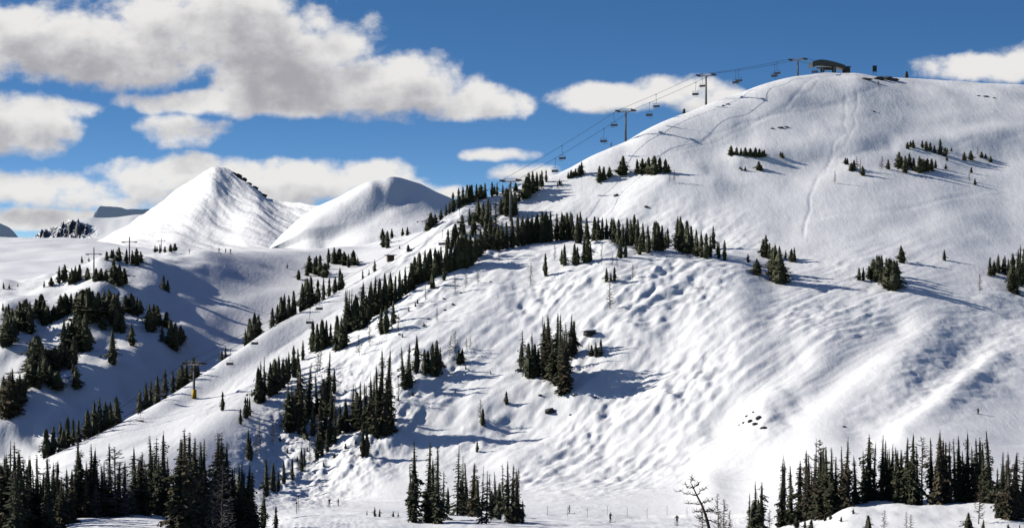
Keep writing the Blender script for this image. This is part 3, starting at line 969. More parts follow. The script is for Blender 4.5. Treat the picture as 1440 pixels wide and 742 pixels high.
# stands: label, group, kind letters, crown width factor, number of trees filled in between, [(column, top row, foot row, kind?), ...], placement
STANDS = [
    ("tall dark fir in the dense stand rising from the left foreground bank", "firs of the left foreground stand", "nnsnm", 1.12, 100,
     [(5, 645, 765), (13, 615, 762), (18, 618, 764), (30, 628, 764), (43, 637, 760), (55, 636, 757), (70, 637, 752), (76, 645, 745), (94, 655, 735), (107, 612, 728), (113, 630, 727),
      (128, 622, 726), (135, 634, 725), (155, 620, 724), (166, 648, 723), (175, 645, 724), (188, 625, 722), (199, 633, 722), (215, 610, 722), (229, 603, 724), (237, 640, 724),
      (248, 612, 752, 'n'), (260, 600, 756, 'n'), (267, 604, 752, 'n'), (278, 624, 742), (286, 614, 742), (300, 605, 744, 's'), (306, 605, 745, 's'), (311, 622, 745), (318, 620, 746),
      (329, 655, 746), (340, 645, 748), (348, 648, 748), (352, 660, 748), (25, 660, 768), (86, 668, 745), (122, 655, 727), (146, 650, 725), (205, 655, 724), (62, 660, 760)], None),
    ("bare grey larch with fine twigs at the edge of the left foreground stand", "bare larches of the left foreground stand", "g", 1.3, 0,
     [(163, 626, 726), (312, 650, 750), (298, 660, 752), (135, 680, 728), (180, 672, 727), (66, 700, 758)], None),
    ("slim little fir on the snow slope right of the left foreground stand", "slim firs below the spur trees", "nsn", 0.85, 0,
     [(374, 642, 698), (384, 648, 690), (391, 660, 690), (399, 645, 680), (411, 641, 674), (424, 626, 662), (428, 628, 655), (446, 606, 645), (453, 612, 640), (460, 600, 634), (388, 708, 744), (371, 690, 740),
      (349, 600, 645), (352, 612, 646)], None),
    ("bare pale larch standing among slim firs under the spur", "bare larches below the spur trees", "l", 1.0, 0,
     [(366, 588, 628), (384, 590, 626), (436, 610, 650), (470, 575, 615), (360, 610, 640)], None),
    ("tall slender fir in the broken clumps on the steep bank under the spur", "firs on the bank under the spur", "nsn", 1.05, 12,
     [(403, 535, 607), (413, 552, 606), (419, 512, 590), (425, 505, 598), (431, 508, 590), (437, 512, 585), (428, 540, 612), (440, 560, 612), (460, 492, 578), (470, 516, 552), (466, 545, 590), (455, 530, 588),
      (463, 556, 624), (471, 560, 622), (451, 565, 630), (478, 565, 610)], None),
    ("tall fir in the tight dark clump above the shaded snow hollow", "firs of the clump above the shaded hollow", "n", 1.0, 8,
     [(495, 540, 602), (501, 538, 603), (506, 534, 604), (512, 536, 605), (519, 523, 606), (525, 528, 606), (531, 510, 608), (537, 485, 610), (541, 500, 612), (545, 486, 606), (548, 525, 610), (510, 590, 642), (516, 596, 640),
      (486, 560, 606), (530, 560, 614)], None),
    ("slender fir in the row along the lower spur crest", "firs along the lower spur crest", "nmn", 0.95, 8,
     [(363, 512, 566), (368, 504, 565), (372, 500, 562), (380, 506, 556), (386, 501, 553), (392, 497, 548), (398, 500, 545), (406, 492, 536), (413, 482, 530), (419, 488, 520), (426, 476, 506), (345, 555, 588), (351, 556, 584), (338, 572, 596),
      (440, 447, 494), (446, 452, 494), (452, 446, 492), (459, 447, 488), (465, 452, 486), (474, 440, 492), (480, 442, 492), (486, 448, 488)], None),
    ("dark fir in the long thick belt climbing the spur", "firs of the belt climbing the spur", "nmnmns", 1.05, 40,
     [(487, 405, 470), (493, 404, 466), (500, 410, 464), (508, 395, 460), (515, 394, 454), (520, 398, 450), (527, 386, 444), (534, 388, 440), (541, 380, 436), (549, 379, 430), (556, 385, 426), (562, 377, 422), (570, 372, 414),
      (578, 366, 408), (583, 357, 402), (590, 351, 399), (598, 348, 396), (605, 346, 393), (612, 345, 390), (620, 343, 386), (628, 340, 384), (634, 338, 382), (640, 335, 380), (645, 328, 378), (650, 322, 376), (655, 325, 376), (661, 326, 372), (668, 322, 366),
      (676, 318, 358), (682, 308, 352), (688, 312, 350), (672, 276, 312), (680, 282, 318), (686, 275, 322), (692, 280, 340), (697, 278, 342), (704, 276, 302), (711, 275, 304), (717, 280, 301), (660, 290, 316), (666, 296, 330), (650, 300, 330), (640, 312, 345), (630, 320, 350)], None),
    ("tiered snow dusted fir standing in front of the spur belt", "tiered firs in front of the spur belt", "s", 1.25, 0,
     [(536, 430, 470), (543, 426, 468), (553, 420, 455), (608, 380, 405), (625, 368, 394), (587, 420, 427, 'b')], None),
    ("small fir on the skyline of the spur by the upper lift", "firs on the spur skyline", "mnb", 1.1, 12,
     [(637, 268, 296), (645, 262, 286), (651, 260, 284), (657, 258, 281), (663, 258, 280), (670, 257, 279), (676, 258, 278), (682, 256, 277), (692, 254, 276), (699, 256, 275), (707, 258, 274), (716, 258, 270), (725, 256, 268), (724, 268, 284), (730, 268, 283),
      (740, 246, 278), (744, 240, 277), (749, 238, 272), (755, 240, 268), (762, 238, 262), (768, 237, 256), (712, 262, 300), (719, 264, 304), (725, 272, 302), (606, 297, 316), (612, 300, 312), (620, 292, 309), (627, 285, 302), (600, 312, 325), (632, 282, 298)], None),
    ("stocky fir on the bright snow shoulder beneath the lift cables", "firs on the shoulder beneath the cables", "b", 0.95, 8,
     [(787, 251, 260), (803, 238, 250), (799, 241, 251), (818, 226, 246), (815, 231, 247), (843, 232, 255), (849, 233, 253), (857, 233, 249), (876, 217, 246), (873, 225, 246), (896, 222, 244), (903, 221, 244), (912, 219, 245), (920, 217, 245), (928, 219, 243), (936, 222, 243), (940, 230, 243), (908, 226, 244)], None),
    ("dark fir in the long row along the lip of the mogul face", "firs along the lip of the mogul face", "nmmns", 1.05, 32,
     [(694, 316, 350), (700, 315, 352), (706, 310, 350), (712, 308, 349), (720, 302, 348), (728, 300, 346), (735, 299, 345), (742, 300, 343), (748, 298, 342), (755, 297, 341), (762, 294, 341), (768, 293, 340), (774, 294, 340), (783, 297, 338), (790, 296, 338),
      (797, 297, 338), (804, 298, 337), (812, 298, 342), (816, 294, 341), (825, 303, 345), (836, 302, 338), (841, 304, 338), (847, 303, 337), (853, 305, 337), (863, 304, 340), (870, 305, 345), (876, 312, 347), (882, 303, 345), (887, 306, 346), (892, 298, 343), (897, 305, 350), (904, 310, 354),
      (911, 314, 356), (920, 308, 352), (925, 310, 352), (931, 314, 353), (939, 318, 349), (953, 302, 352), (957, 300, 354), (966, 307, 357), (972, 315, 356), (979, 320, 359), (986, 322, 362), (993, 325, 363), (999, 330, 362), (1003, 315, 350), (1011, 338, 363), (1019, 335, 366), (900, 325, 358)], None),
    ("small fir standing just below the treed lip of the mogul face", "small firs below the lip", "mn", 1.1, 0,
     [(794, 341, 373), (790, 348, 372), (808, 340, 372), (812, 345, 372), (821, 335, 368), (826, 333, 369), (830, 338, 367), (767, 353, 388), (853, 375, 396), (864, 373, 395), (859, 382, 396), (872, 334, 362), (880, 338, 362)], None),
    ("bare brown larch on the open mogul slope", "bare larches on the mogul slope", "l", 1.0, 0,
     [(890, 370, 393), (858, 394, 434), (746, 368, 400), (672, 380, 399), (868, 358, 376), (861, 356, 374), (632, 470, 500), (640, 464, 494), (656, 474, 490), (661, 474, 490), (561, 530, 562), (551, 535, 565), (615, 432, 452), (676, 560, 590), (836, 476, 496), (828, 478, 494), (948, 238, 256), (942, 240, 256), (560, 440, 466), (598, 398, 424), (640, 384, 410), (655, 378, 404), (450, 488, 524), (446, 492, 526), (505, 470, 500), (702, 345, 366), (780, 340, 366), (520, 452, 486), (846, 340, 372)], None),
    ("tall fir in the compact clump beside the snow capped boulder", "firs of the clump beside the boulder", "nns", 1.05, 8,
     [(736, 462, 521), (733, 480, 516), (743, 478, 530), (749, 463, 531), (752, 480, 530), (762, 448, 520), (766, 442, 530), (770, 440, 530), (776, 440, 532), (783, 437, 535), (787, 437, 540), (791, 460, 548), (795, 465, 552), (799, 450, 540), (802, 440, 500), (807, 448, 496), (790, 470, 555), (780, 470, 540)], None),
    ("small fir on the snow below the compact clump", "small firs below the compact clump", "mn", 1.1, 0,
     [(712, 548, 568), (679, 572, 597), (671, 618, 635), (838, 480, 501, 'm'), (845, 474, 500, 'm'), (832, 484, 500, 'b')], None),
    ("fir in the loose group on the slope above the shaded hollow", "firs of the loose group on the slope", "nsm", 1.0, 0,
     [(568, 484, 545), (573, 480, 540), (577, 510, 545), (586, 468, 523), (597, 488, 526), (602, 490, 524), (608, 478, 528), (614, 475, 526), (619, 485, 520), (645, 490, 512, 'b'), (650, 488, 510, 'b')], None),
    ("tall ragged fir in the clump on the flat below the mogul slope", "firs of the clump on the flat", "ssn", 0.95, 5,
     [(584, 618, 734), (580, 650, 732), (602, 618, 733), (609, 640, 734), (615, 625, 736), (623, 660, 730), (630, 682, 722), (643, 622, 724), (651, 638, 724), (658, 648, 724), (665, 648, 726), (671, 670, 726), (677, 652, 736), (684, 660, 736), (690, 665, 731),
      (698, 662, 726), (707, 650, 724), (714, 645, 734, 'n'), (720, 650, 736, 'n'), (726, 656, 735, 'n'), (735, 700, 733), (702, 675, 730)], None),
    ("knee high fir seedling poking through snow beside the flat clump", "fir seedlings by the flat clump", "b", 0.6, 0,
     [(527, 711, 726), (516, 716, 724), (553, 717, 726), (560, 719, 726), (534, 714, 726)], None),
    ("tall dark fir in the long stand on the right foreground knoll", "firs of the right foreground stand", "nnnm", 0.92, 26,
     [(1055, 690, 756), (1064, 675, 754), (1070, 675, 754), (1060, 700, 756), (1098, 636, 740), (1102, 641, 738), (1113, 650, 736), (1124, 645, 732), (1133, 630, 730), (1137, 636, 730), (1144, 634, 728), (1150, 628, 729), (1157, 625, 728), (1163, 625, 726), (1169, 627, 724), (1175, 640, 718),
      (1181, 650, 716), (1190, 612, 713), (1186, 625, 714), (1204, 637, 708), (1215, 632, 705), (1222, 608, 703), (1228, 618, 703), (1240, 610, 702), (1246, 616, 702), (1252, 622, 703), (1262, 630, 706), (1267, 626, 706), (1274, 613, 707), (1283, 606, 709), (1290, 622, 708), (1310, 612, 706),
      (1316, 606, 707), (1320, 601, 708), (1326, 615, 707), (1337, 617, 707), (1344, 614, 706), (1351, 609, 706), (1361, 603, 706), (1369, 625, 705), (1375, 613, 705), (1380, 612, 705), (1385, 620, 706), (1394, 600, 707), (1402, 655, 728), (1410, 633, 729), (1419, 632, 731), (1424, 632, 730), (1431, 650, 728), (1438, 638, 726), (1446, 630, 724)], None),
    ("bare larch skeleton among the firs of the right foreground knoll", "bare larches of the right foreground knoll", "l", 1.2, 0,
     [(1296, 612, 706), (1376, 672, 736), (1243, 716, 744), (1275, 718, 746), (1281, 722, 746), (1147, 614, 728), (1011, 692, 756), (1082, 715, 748), (1018, 700, 756), (1027, 716, 756), (987, 706, 758)], None),
    ("tiny fir on the open snow in front of the right foreground stand", "tiny firs before the right stand", "mb", 0.9, 0,
     [(1221, 722, 750), (1362, 718, 752), (1383, 728, 752), (1418, 735, 756), (1434, 735, 754), (1120, 724, 742, 'b'), (1141, 728, 746, 'b'), (1200, 716, 722, 'b'), (1183, 726, 733, 'b'), (1168, 720, 730, 'b'), (1160, 722, 732, 'b'), (1132, 730, 742, 'b')], None),
    ("bushy fir in the clump on the slope between the lip and the gully", "firs of the two clumps right of the lip", "mmb", 1.05, 6,
     [(1073, 334, 361), (1077, 328, 362), (1082, 340, 364), (1087, 345, 385), (1090, 340, 396), (1096, 346, 399), (1100, 362, 398), (1052, 355, 369), (1064, 362, 386), (1067, 366, 385), (1105, 350, 364), (1113, 348, 368), (1117, 346, 369), (1060, 368, 380)], None),
    ("stocky dark fir in the clump on the open slope above the gully", "firs of the clump above the gully", "mb", 0.95, 6,
     [(1208, 375, 394), (1214, 374, 394), (1228, 362, 392), (1233, 355, 394), (1240, 357, 392), (1246, 360, 400), (1251, 360, 406), (1257, 362, 408), (1262, 370, 406), (1267, 343, 369), (1271, 352, 370)], None),
    ("lone cone shaped fir on the smooth slope above the gully", None, "b", 0.85, 0, [(1328, 350, 366)], None),
    ("dark fir in the group beside a bare larch on the gully's upper rim", "firs on the gully rim", "mm", 1.05, 3,
     [(1392, 360, 388), (1398, 364, 387), (1404, 356, 384), (1413, 357, 385), (1418, 362, 388), (1424, 352, 408), (1429, 348, 412), (1434, 342, 402), (1440, 345, 400), (1420, 380, 410)], None),
    ("bare stunted larch on the upper right slope", "stunted larches on the upper right slope", "l", 1.2, 0,
     [(1378, 384, 412), (1174, 240, 258), (1206, 219, 238), (1210, 222, 240), (1240, 219, 238), (1363, 241, 254), (1375, 205, 218), (1302, 246, 253)], None),
    ("stunted round fir in the thicket high on the right slope", "stunted firs high on the right slope", "b", 1.0, 16,
     [(1189, 221, 231), (1201, 224, 240), (1197, 228, 240), (1213, 232, 247), (1249, 223, 238), (1264, 212, 236), (1268, 218, 236), (1273, 217, 243), (1279, 214, 236), (1285, 220, 240), (1293, 218, 243), (1299, 222, 242), (1304, 221, 241), (1310, 222, 240), (1276, 199, 209), (1284, 196, 208), (1297, 196, 208), (1303, 197, 212), (1308, 199, 212),
      (1314, 203, 215), (1322, 193, 217, 'm'), (1329, 206, 220), (1338, 207, 213), (1330, 230, 238), (1356, 213, 225), (1365, 211, 225), (1380, 213, 222), (1386, 215, 223), (1393, 219, 228), (1371, 250, 260)], None),
    ("dwarf fir in the low row on the upper slope below the summit", "dwarf firs below the summit", "b", 1.1, 8,
     [(1028, 204, 218), (1036, 206, 218), (1042, 207, 218), (1048, 206, 219), (1055, 207, 220), (1062, 207, 221), (1068, 208, 221), (1072, 211, 221), (1100, 214, 222), (1067, 226, 239), (1071, 232, 240), (1048, 233, 240), (1043, 235, 240)], None),
    ("broad dark fir on the rolling left valley ridge", "firs of the left valley ridge", "mmbm", 1.22, 95,
     [(4, 425, 437), (12, 425, 450), (9, 445, 486), (15, 441, 480), (27, 421, 462), (31, 440, 466), (37, 418, 445), (42, 422, 468), (50, 418, 440), (58, 411, 441), (62, 420, 452), (66, 428, 455), (80, 428, 450), (85, 412, 446), (92, 410, 443), (100, 410, 440), (108, 408, 438), (116, 404, 446), (122, 402, 452),
      (130, 405, 450), (138, 408, 442), (146, 405, 437), (153, 403, 442), (160, 408, 456), (166, 408, 452), (164, 430, 466), (173, 440, 468), (90, 446, 502), (96, 450, 492), (85, 480, 516), (105, 440, 482), (112, 440, 492), (120, 436, 494), (145, 442, 463), (104, 470, 512), (42, 475, 507), (52, 468, 522), (58, 485, 530), (68, 488, 524), (77, 485, 522), (47, 490, 530),
      (5, 525, 575), (12, 520, 586), (18, 515, 580), (28, 522, 566), (35, 526, 552), (45, 500, 542), (55, 505, 546), (64, 500, 536), (98, 500, 518), (80, 520, 547), (107, 512, 546), (8, 540, 582), (22, 540, 572)], None),
    ("broad dark fir standing alone on the shaded valley snow", "lone firs on the shaded valley snow", "b", 0.66, 0,
     [(158, 461, 511), (185, 453, 486)], None),
    ("dark fir in the small groups above the shaded valley floor", "small groups above the valley floor", "mb", 1.0, 5,
     [(176, 412, 438), (184, 410, 441), (193, 415, 444), (197, 420, 440), (210, 425, 466), (216, 424, 462), (221, 428, 456), (234, 436, 460), (228, 455, 476), (240, 447, 487), (247, 450, 493), (254, 455, 482), (258, 462, 480)], None),
    ("small fir beneath the old lift towers on the left ridge crest", "firs beneath the old lift towers", "mb", 1.1, 10,
     [(83, 372, 398), (91, 370, 396), (98, 380, 400), (106, 372, 396), (112, 370, 394), (123, 375, 394), (135, 375, 396), (142, 376, 393), (150, 377, 395), (160, 363, 399), (168, 370, 401), (175, 375, 399), (150, 352, 366), (157, 350, 363), (167, 346, 367), (178, 348, 371), (186, 350, 371), (192, 347, 373), (198, 352, 369), (115, 359, 370), (125, 361, 368),
      (218, 344, 355), (225, 342, 356), (232, 345, 355), (240, 342, 354), (246, 341, 353), (101, 375, 396), (72, 388, 402), (62, 393, 404), (5, 396, 406), (13, 399, 406), (25, 398, 403)], None),
    ("pair of dark firs alone on the smooth shaded bowl", "firs alone on the smooth bowl", "m", 1.2, 0, [(230, 385, 407), (236, 392, 410)], None),
    ("dark fir in the hem of trees under the lower spur edge", "firs under the lower spur edge", "nm", 1.05, 14,
     [(66, 600, 640), (75, 595, 632), (85, 590, 626), (95, 582, 622), (103, 585, 618), (110, 588, 614), (123, 572, 608), (132, 560, 604), (140, 556, 600), (148, 562, 596), (155, 562, 593), (164, 553, 590), (196, 545, 576), (205, 535, 570), (212, 533, 566), (221, 525, 560), (232, 515, 552), (243, 518, 546), (255, 510, 540), (262, 502, 536), (272, 500, 530), (278, 505, 526)], 'edge'),
    ("dark fir in the upper hem of trees under the spur edge by the bowl", "firs under the upper spur edge", "nm", 1.05, 12,
     [(312, 490, 510), (317, 485, 508), (345, 460, 490), (351, 445, 486), (358, 436, 482), (364, 440, 476), (383, 430, 458), (390, 425, 453), (400, 410, 448), (406, 412, 444), (413, 406, 440), (425, 395, 434), (432, 388, 429), (437, 385, 426), (447, 390, 422), (455, 388, 418), (463, 388, 414), (470, 390, 410), (478, 374, 406), (510, 378, 394), (519, 378, 391), (527, 363, 387)], 'edge'),
    ("small fir on the snow saddle behind the spur edge", "firs on the saddle behind the spur", "mb", 1.15, 8,
     [(420, 378, 393), (435, 357, 383), (442, 360, 386), (450, 356, 388), (457, 368, 390), (462, 348, 369), (470, 346, 371), (477, 348, 370), (484, 352, 373), (490, 355, 376), (497, 350, 373), (503, 360, 374), (404, 370, 377), (402, 339, 346), (408, 340, 346), (428, 338, 346), (434, 335, 347), (539, 330, 348), (545, 326, 349), (551, 320, 333), (566, 319, 331), (573, 318, 331), (538, 320, 330), (574, 343, 353), (562, 344, 350)], None),
    ("half buried fir sapling on the rough snow bank under the spur", "saplings on the bank under the spur", "b", 0.8, 0,
     [(432, 626, 634), (418, 640, 648), (486, 622, 631), (455, 648, 655), (470, 636, 643), (404, 628, 637), (394, 612, 620), (500, 616, 624), (560, 556, 563), (580, 548, 556), (575, 430, 438), (584, 424, 431), (596, 452, 459), (566, 468, 474), (622, 520, 526), (655, 512, 519), (640, 546, 552), (690, 520, 526)], None),
    ("solitary thin fir on the groomed run beside the lift line", None, "n", 1.1, 0, [(313, 548, 577)], None),
]

def sub_place(label, px):
    if "left foreground stand" in label or "left foreground bank" in label:
        if 'larch' in label or 'slope right of' in label:
            return None
        for lim, ph in ((92, "in the thickest part of the left foreground stand"), (160, "behind the snow patch near the thick stand"), (243, "behind the snow patch near the tall front firs"),
                        (274, "beside the snow patch, in front of the left stand"), (322, "behind the twiggy larches of the left foreground stand"), (999, "at the mogul slope end of the left foreground stand")):
            if px < lim:
                return ph
    if "long stand on the right foreground knoll" in label:
        for lim, ph in ((1085, "in the little group beside the gnarled dead tree"), (1110, "at the right stand's end facing the gnarled dead tree"), (1147, "behind the brushy bank of the right foreground knoll"), (1182, "where the brushy bank meets the right foreground stand"),
                        (1236, "behind the shaded snow of the right knoll"), (1292, "behind the rounded open snow of the right knoll"), (1345, "between two bare larches of the right knoll"), (1397, "behind the big bare larch of the right knoll"), (9999, "in the forward group beside the big bare larch")):
            if px < lim:
                return ph
    return None


def describe(specs):
    groups = {}
    for s in specs:
        groups.setdefault(s['group'] or s['label'], []).append(s)
    form = {'n': "narrow", 's': "ragged", 'm': "broad", 'b': "bushy", 'l': "sparse", 'g': "twiggy"}
    for key, lst in groups.items():
        if len(lst) < 2:
            continue
        hh = sorted(s['h'] for s in lst)
        for s in lst:
            base = s['label']
            kind = 'larch' if 'larch' in base else ('seedling' if 'seedling' in base else ('sapling' if 'sapling' in base else 'fir'))
            place = sub_place(base, s['px'])
            if place is None:
                w = base.replace('firs', 'fir').split()
                i = w.index(kind)
                place = ' '.join(w[i + 1:])
            r = hh.index(s['h']) / max(1, len(hh) - 1)
            size = "tallest" if s['h'] == hh[-1] else ("shortest" if s['h'] == hh[0] else ("tall" if r > .66 else ("middling" if r > .33 else "short")))
            tone = ("brownish " if s['v'] % 3 == 2 else "green ") if s['k'] not in 'lg' else ""
            girth = "slender " if s['w'] < 0.86 else ("full skirted " if s['w'] > 1.12 else "")
            lab = f"{size} {girth}{tone}{form[s['k']]} {kind} {place}"
            if len(lab.split()) > 16:
                lab = f"{size} {tone}{form[s['k']]} {kind} {place}"
            s['label'] = lab


specs = []
rt = random.Random(5)
for (label, group, kinds, wf, fill, pts, place) in STANDS:
    lst = []
    for p in pts:
        k = p[3] if len(p) > 3 else kinds[rt.randrange(len(kinds))]
        lst.append((p[0], p[1], p[2], k))
    for _ in range(fill):
        a = pts[rt.randrange(len(pts))]
        near = sorted(pts, key=lambda q: abs(q[0] - a[0]) + abs(q[2] - a[2]))[1:4]
        b = near[rt.randrange(len(near))]
        t = rt.random()
        foot = a[2] + (b[2] - a[2]) * t - rt.uniform(0, 2.5)
        hgt = ((a[2] - a[1]) * (1 - t) + (b[2] - b[1]) * t) * rt.uniform(0.6, 1.0)
        lst.append((a[0] + (b[0] - a[0]) * t + rt.uniform(-3, 3), foot - hgt, foot, kinds[rt.randrange(len(kinds))]))
    for (px, top, foot, k) in lst:
        if place == 'edge':
            P = edge(px, rt.uniform(5, 11))
            d_, z_ = column(px)
            h = (P.z * 0 + (HZ - top) * P.y / F) - P.z
        else:
            P = hit(px, foot)
            h = (HZ - top) * P.y / F - P.z
        h = max(0.8, h)
        specs.append(dict(px=px, v=rt.randrange(len(VAR[k])), w=rt.uniform(0.72, 1.25), P=P, h=h, k=k, wf=wf, label=label, group=group, area=(h * F / P.y) ** 2))

describe(specs)
firs = sorted([s for s in specs if s['k'] not in 'lg'], key=lambda s: -s['area'])
larches = [s for s in specs if s['k'] in 'lg']


def plant(s, name, cat, crown_name):
    var = VAR[s['k']]
    cm, tm = var[s.get('v', 0)]
    root = bpy.data.objects.new(name, None)
    root.empty_display_size = 0.3
    COL.objects.link(root)
    h = s['h']
    root.location = s['P'] - Vector((0, 0, 0.02 * h))
    w = h * s['wf'] * s.get('w', 1.0)
    root.rotation_euler = (rt.gauss(0, .03), rt.gauss(0, .03), rt.uniform(0, 6.28))
    root.scale = (w, w, h * 1.02)
    tag(root, s['label'], cat, s['group'])
    cr = link(crown_name, cm, None, root)
    if crown_name == 'branches':
        cr["kind"] = 'stuff'
    link("trunk", tm, None, root)
    return root


for s in firs[:300]:
    plant(s, "fir_tree", "fir tree", "crown")
for s in larches:
    plant(s, "larch_tree", "larch tree", "branches")
# everything past the 300 largest: one object
vs_all, fs_all, off = [], [], 0
for s in firs[300:]:
    v, f = LOWN[rt.randrange(4)]
    a = rt.uniform(0, 6.28)
    w = s['h'] * s['wf'] * {'n': .95, 's': .9, 'm': 1.2, 'b': 2.1}[s['k']] * rt.uniform(0.75, 1.2)
    M = np.array([[w * math.cos(a), -w * math.sin(a), 0], [w * math.sin(a), w * math.cos(a), 0], [0, 0, s['h']]])
    vs_all.append(v @ M.T + np.array(s['P'])[None, :] - np.array([0, 0, .02 * s['h']]))
    fs_all += [tuple(i + off for i in q) for q in f]
    off += len(v)
if vs_all:
    o = link("distant_fir_trees", raw_mesh("distant_fir_trees", np.concatenate(vs_all), fs_all), M_FOL)
    tag(o, "many small dark firs scattered over the distant ridges", "fir trees", None, "stuff")
print("firs", len(firs), "larches", len(larches))


# ------------------------------------------------------------------ mesh builder for hard things
class MB:
    def __init__(s):
        s.v, s.f = [], []

    def box(s, c, size, rz=0.0, taper=1.0):
        cx, cy, cz = c
        sx, sy, sz = (q / 2 for q in size)
        ca_, sa_ = math.cos(rz), math.sin(rz)
        b = len(s.v)
        for z, k in ((-sz, 1.0), (sz, taper)):
            for x, y in ((-sx, -sy), (sx, -sy), (sx, sy), (-sx, sy)):
                x, y = x * k, y * k
                s.v.append((cx + x * ca_ - y * sa_, cy + x * sa_ + y * ca_, cz + z))
        s.f += [(b, b + 3, b + 2, b + 1), (b + 4, b + 5, b + 6, b + 7)] + [(b + i, b + (i + 1) % 4, b + 4 + (i + 1) % 4, b + 4 + i) for i in range(4)]
        return s

    def tube(s, pts, r, n=8, r2=None):
        b = len(s.v)
        P = [Vector(p) for p in pts]
        for i, p in enumerate(P):
            d = (P[min(i + 1, len(P) - 1)] - P[max(i - 1, 0)]).normalized()
            u = d.cross(Vector((0, 0, 1)))
            if u.length < 1e-3:
                u = Vector((1, 0, 0))
            u.normalize()
            w = u.cross(d)
            rad = r if r2 is None else r + (r2 - r) * i / (len(P) - 1)
            for k in range(n):
                a = 6.2832 * k / n
                s.v.append(tuple(p + u * (rad * math.cos(a)) + w * (rad * math.sin(a))))
        for i in range(len(P) - 1):
            for k in range(n):
                a, c = b + i * n + k, b + i * n + (k + 1) % n
                s.f.append((a, c, c + n, a + n))
        s.f.append(tuple(range(b, b + n))[::-1])
        s.f.append(tuple(range(b + (len(P) - 1) * n, b + len(P) * n)))
        return s

    def build(s, name, mat, parent=None, smooth=False):
        return link(name, raw_mesh(name, s.v, s.f, smooth), mat, parent)


def empty(name, loc, rz=0.0):
    o = bpy.data.objects.new(name, None)
    o.empty_display_size = 0.5
    o.location = loc
    o.rotation_euler = (0, 0, rz)
    COL.objects.link(o)
    return o


# ------------------------------------------------------------------ rocks
def rock(name, label, loc, size, seed, cat="rock", group=None, snow=False, rz=0.0, parent=None):
    rr = random.Random(seed)
    bm = bmesh.new()
    bmesh.ops.create_icosphere(bm, subdivisions=3, radius=1.0)
    off = Vector((rr.uniform(0, 50), rr.uniform(0, 50), rr.uniform(0, 50)))
    from mathutils import noise as mn
    planes = [Vector((rr.uniform(-1, 1), rr.uniform(-1, 1), rr.uniform(-.6, 1))).normalized() for _ in range(9)]
    for v in bm.verts:
        for pl in planes:
            k = v.co.dot(pl)
            if k > 0.66:
                v.co -= pl * (k - 0.66) * 0.9
        v.co *= 1 + 0.16 * mn.noise(v.co * 2.2 + off) + 0.07 * mn.noise(v.co * 6 + off)
        v.co = Vector((v.co.x * size[0], v.co.y * size[1], v.co.z * size[2]))
    me = bpy.data.meshes.new(name)
    bm.to_mesh(me)
    bm.free()
    o = link(name, me, M_ROCK, parent, loc)
    o.rotation_euler = (0, 0, rz)
    if label:
        tag(o, label, cat, group)
    if snow:
        cap = bmesh.new()
        bmesh.ops.create_icosphere(cap, subdivisions=3, radius=1.0)
        for v in cap.verts:
            v.co = Vector((v.co.x * size[0] * 1.02, v.co.y * size[1] * 1.0, size[2] * (0.62 + 0.5 * v.co.z if v.co.z > 0 else 0.62 + 0.12 * v.co.z)))
            v.co.z += 0.06 * size[2] * mn.noise(v.co * 1.3 + off)
        mc = bpy.data.meshes.new("snow_cap")
        cap.to_mesh(mc)
        cap.free()
        mc.polygons.foreach_set("use_smooth", np.ones(len(mc.polygons), bool))
        link("snow_cap", mc, M_SNOW, o)
    return o


rock("boulder", "dark boulder with a thick snow cap beside the compact fir clump", hit(828, 472) + Vector((0, 0, 0.6)), (2.1, 1.8, 1.1), 1, "boulder", None, True, 0.3)
rock("boulder", "bare dark boulder in the snow below the compact fir clump", hit(773, 579) + Vector((0, 0, 0.15)), (1.7, 1.2, 0.95), 2, "boulder")
for i, (px, py, a, b_) in enumerate([(1055, 592, 1.3, .9), (1067, 588, 1.5, 1.2), (1063, 596, 1.6, .8), (1074, 601, 2.0, .8), (1046, 594, .7, .5), (1050, 585, .6, .6), (1060, 579, .6, .5), (1040, 597, .5, .4)]):
    rock("rock", "dark rock breaking through snow on the slope above the right stand", hit(px, py), (a * .5, b_ * 1.35, b_ * .55), 20 + i, "rock", "rocks breaking through the snow", False, -0.58)
for i, (px, py, s_) in enumerate([(867, 275, 1.0), (909, 291, .8), (648, 412, .5), (624, 420, .5), (637, 428, .5), (602, 448, .6), (596, 458, .7), (562, 470, .5), (626, 436, .5), (690, 396, .4), (760, 556, .6), (809, 555, .5), (837, 558, .5), (802, 583, .4), (1187, 600, .5)]):
    rock("rock", "small dark stone showing on the open snow slope", hit(px, py), (s_, s_ * .8, s_ * .7), 50 + i, "rock", "small stones on the open slope")
for i, (px, py, s_) in enumerate([(1086, 181, .9), (1098, 180, 1.3), (1106, 179, 1.0), (1024, 147, 1.0), (1017, 149, .8), (1229, 157, .8), (1376, 135, .8), (1386, 136, 1.2), (1398, 138, .8)]):
    rock("rock", "low dark lump standing in for a shaded snow hollow near the summit", hit(px, py), (s_ * .9, s_ * .7, s_ * .45), 80 + i, "rock", "dark lumps for shaded hollows near the summit")  # dark lumps put in where the snow only has shaded hollows
# black rock band along the right rim of the sharp peak
for i, (px, py, s_) in enumerate([(326, 243, 4), (333, 247, 5), (341, 252, 4), (349, 259, 4), (357, 265, 5), (362, 270, 5), (366, 275, 6), (370, 279, 5)]):
    dd = 2545.0
    rock("rock", "dark rock on the bare rim of the sharp white peak", ((px - 720) / F * dd, dd, (HZ - py - 1) / F * dd), (s_, s_ * .7, s_ * .6), 110 + i, "rock", "rocks on the rim of the sharp peak")
# ridge-top bush on the skyline
s_ = dict(P=edge(962, -2), h=1.9, k='b', wf=1.9, label="low round bush alone on the skyline under the lift", group=None)
plant(s_, "fir_bush", "bush", "crown")

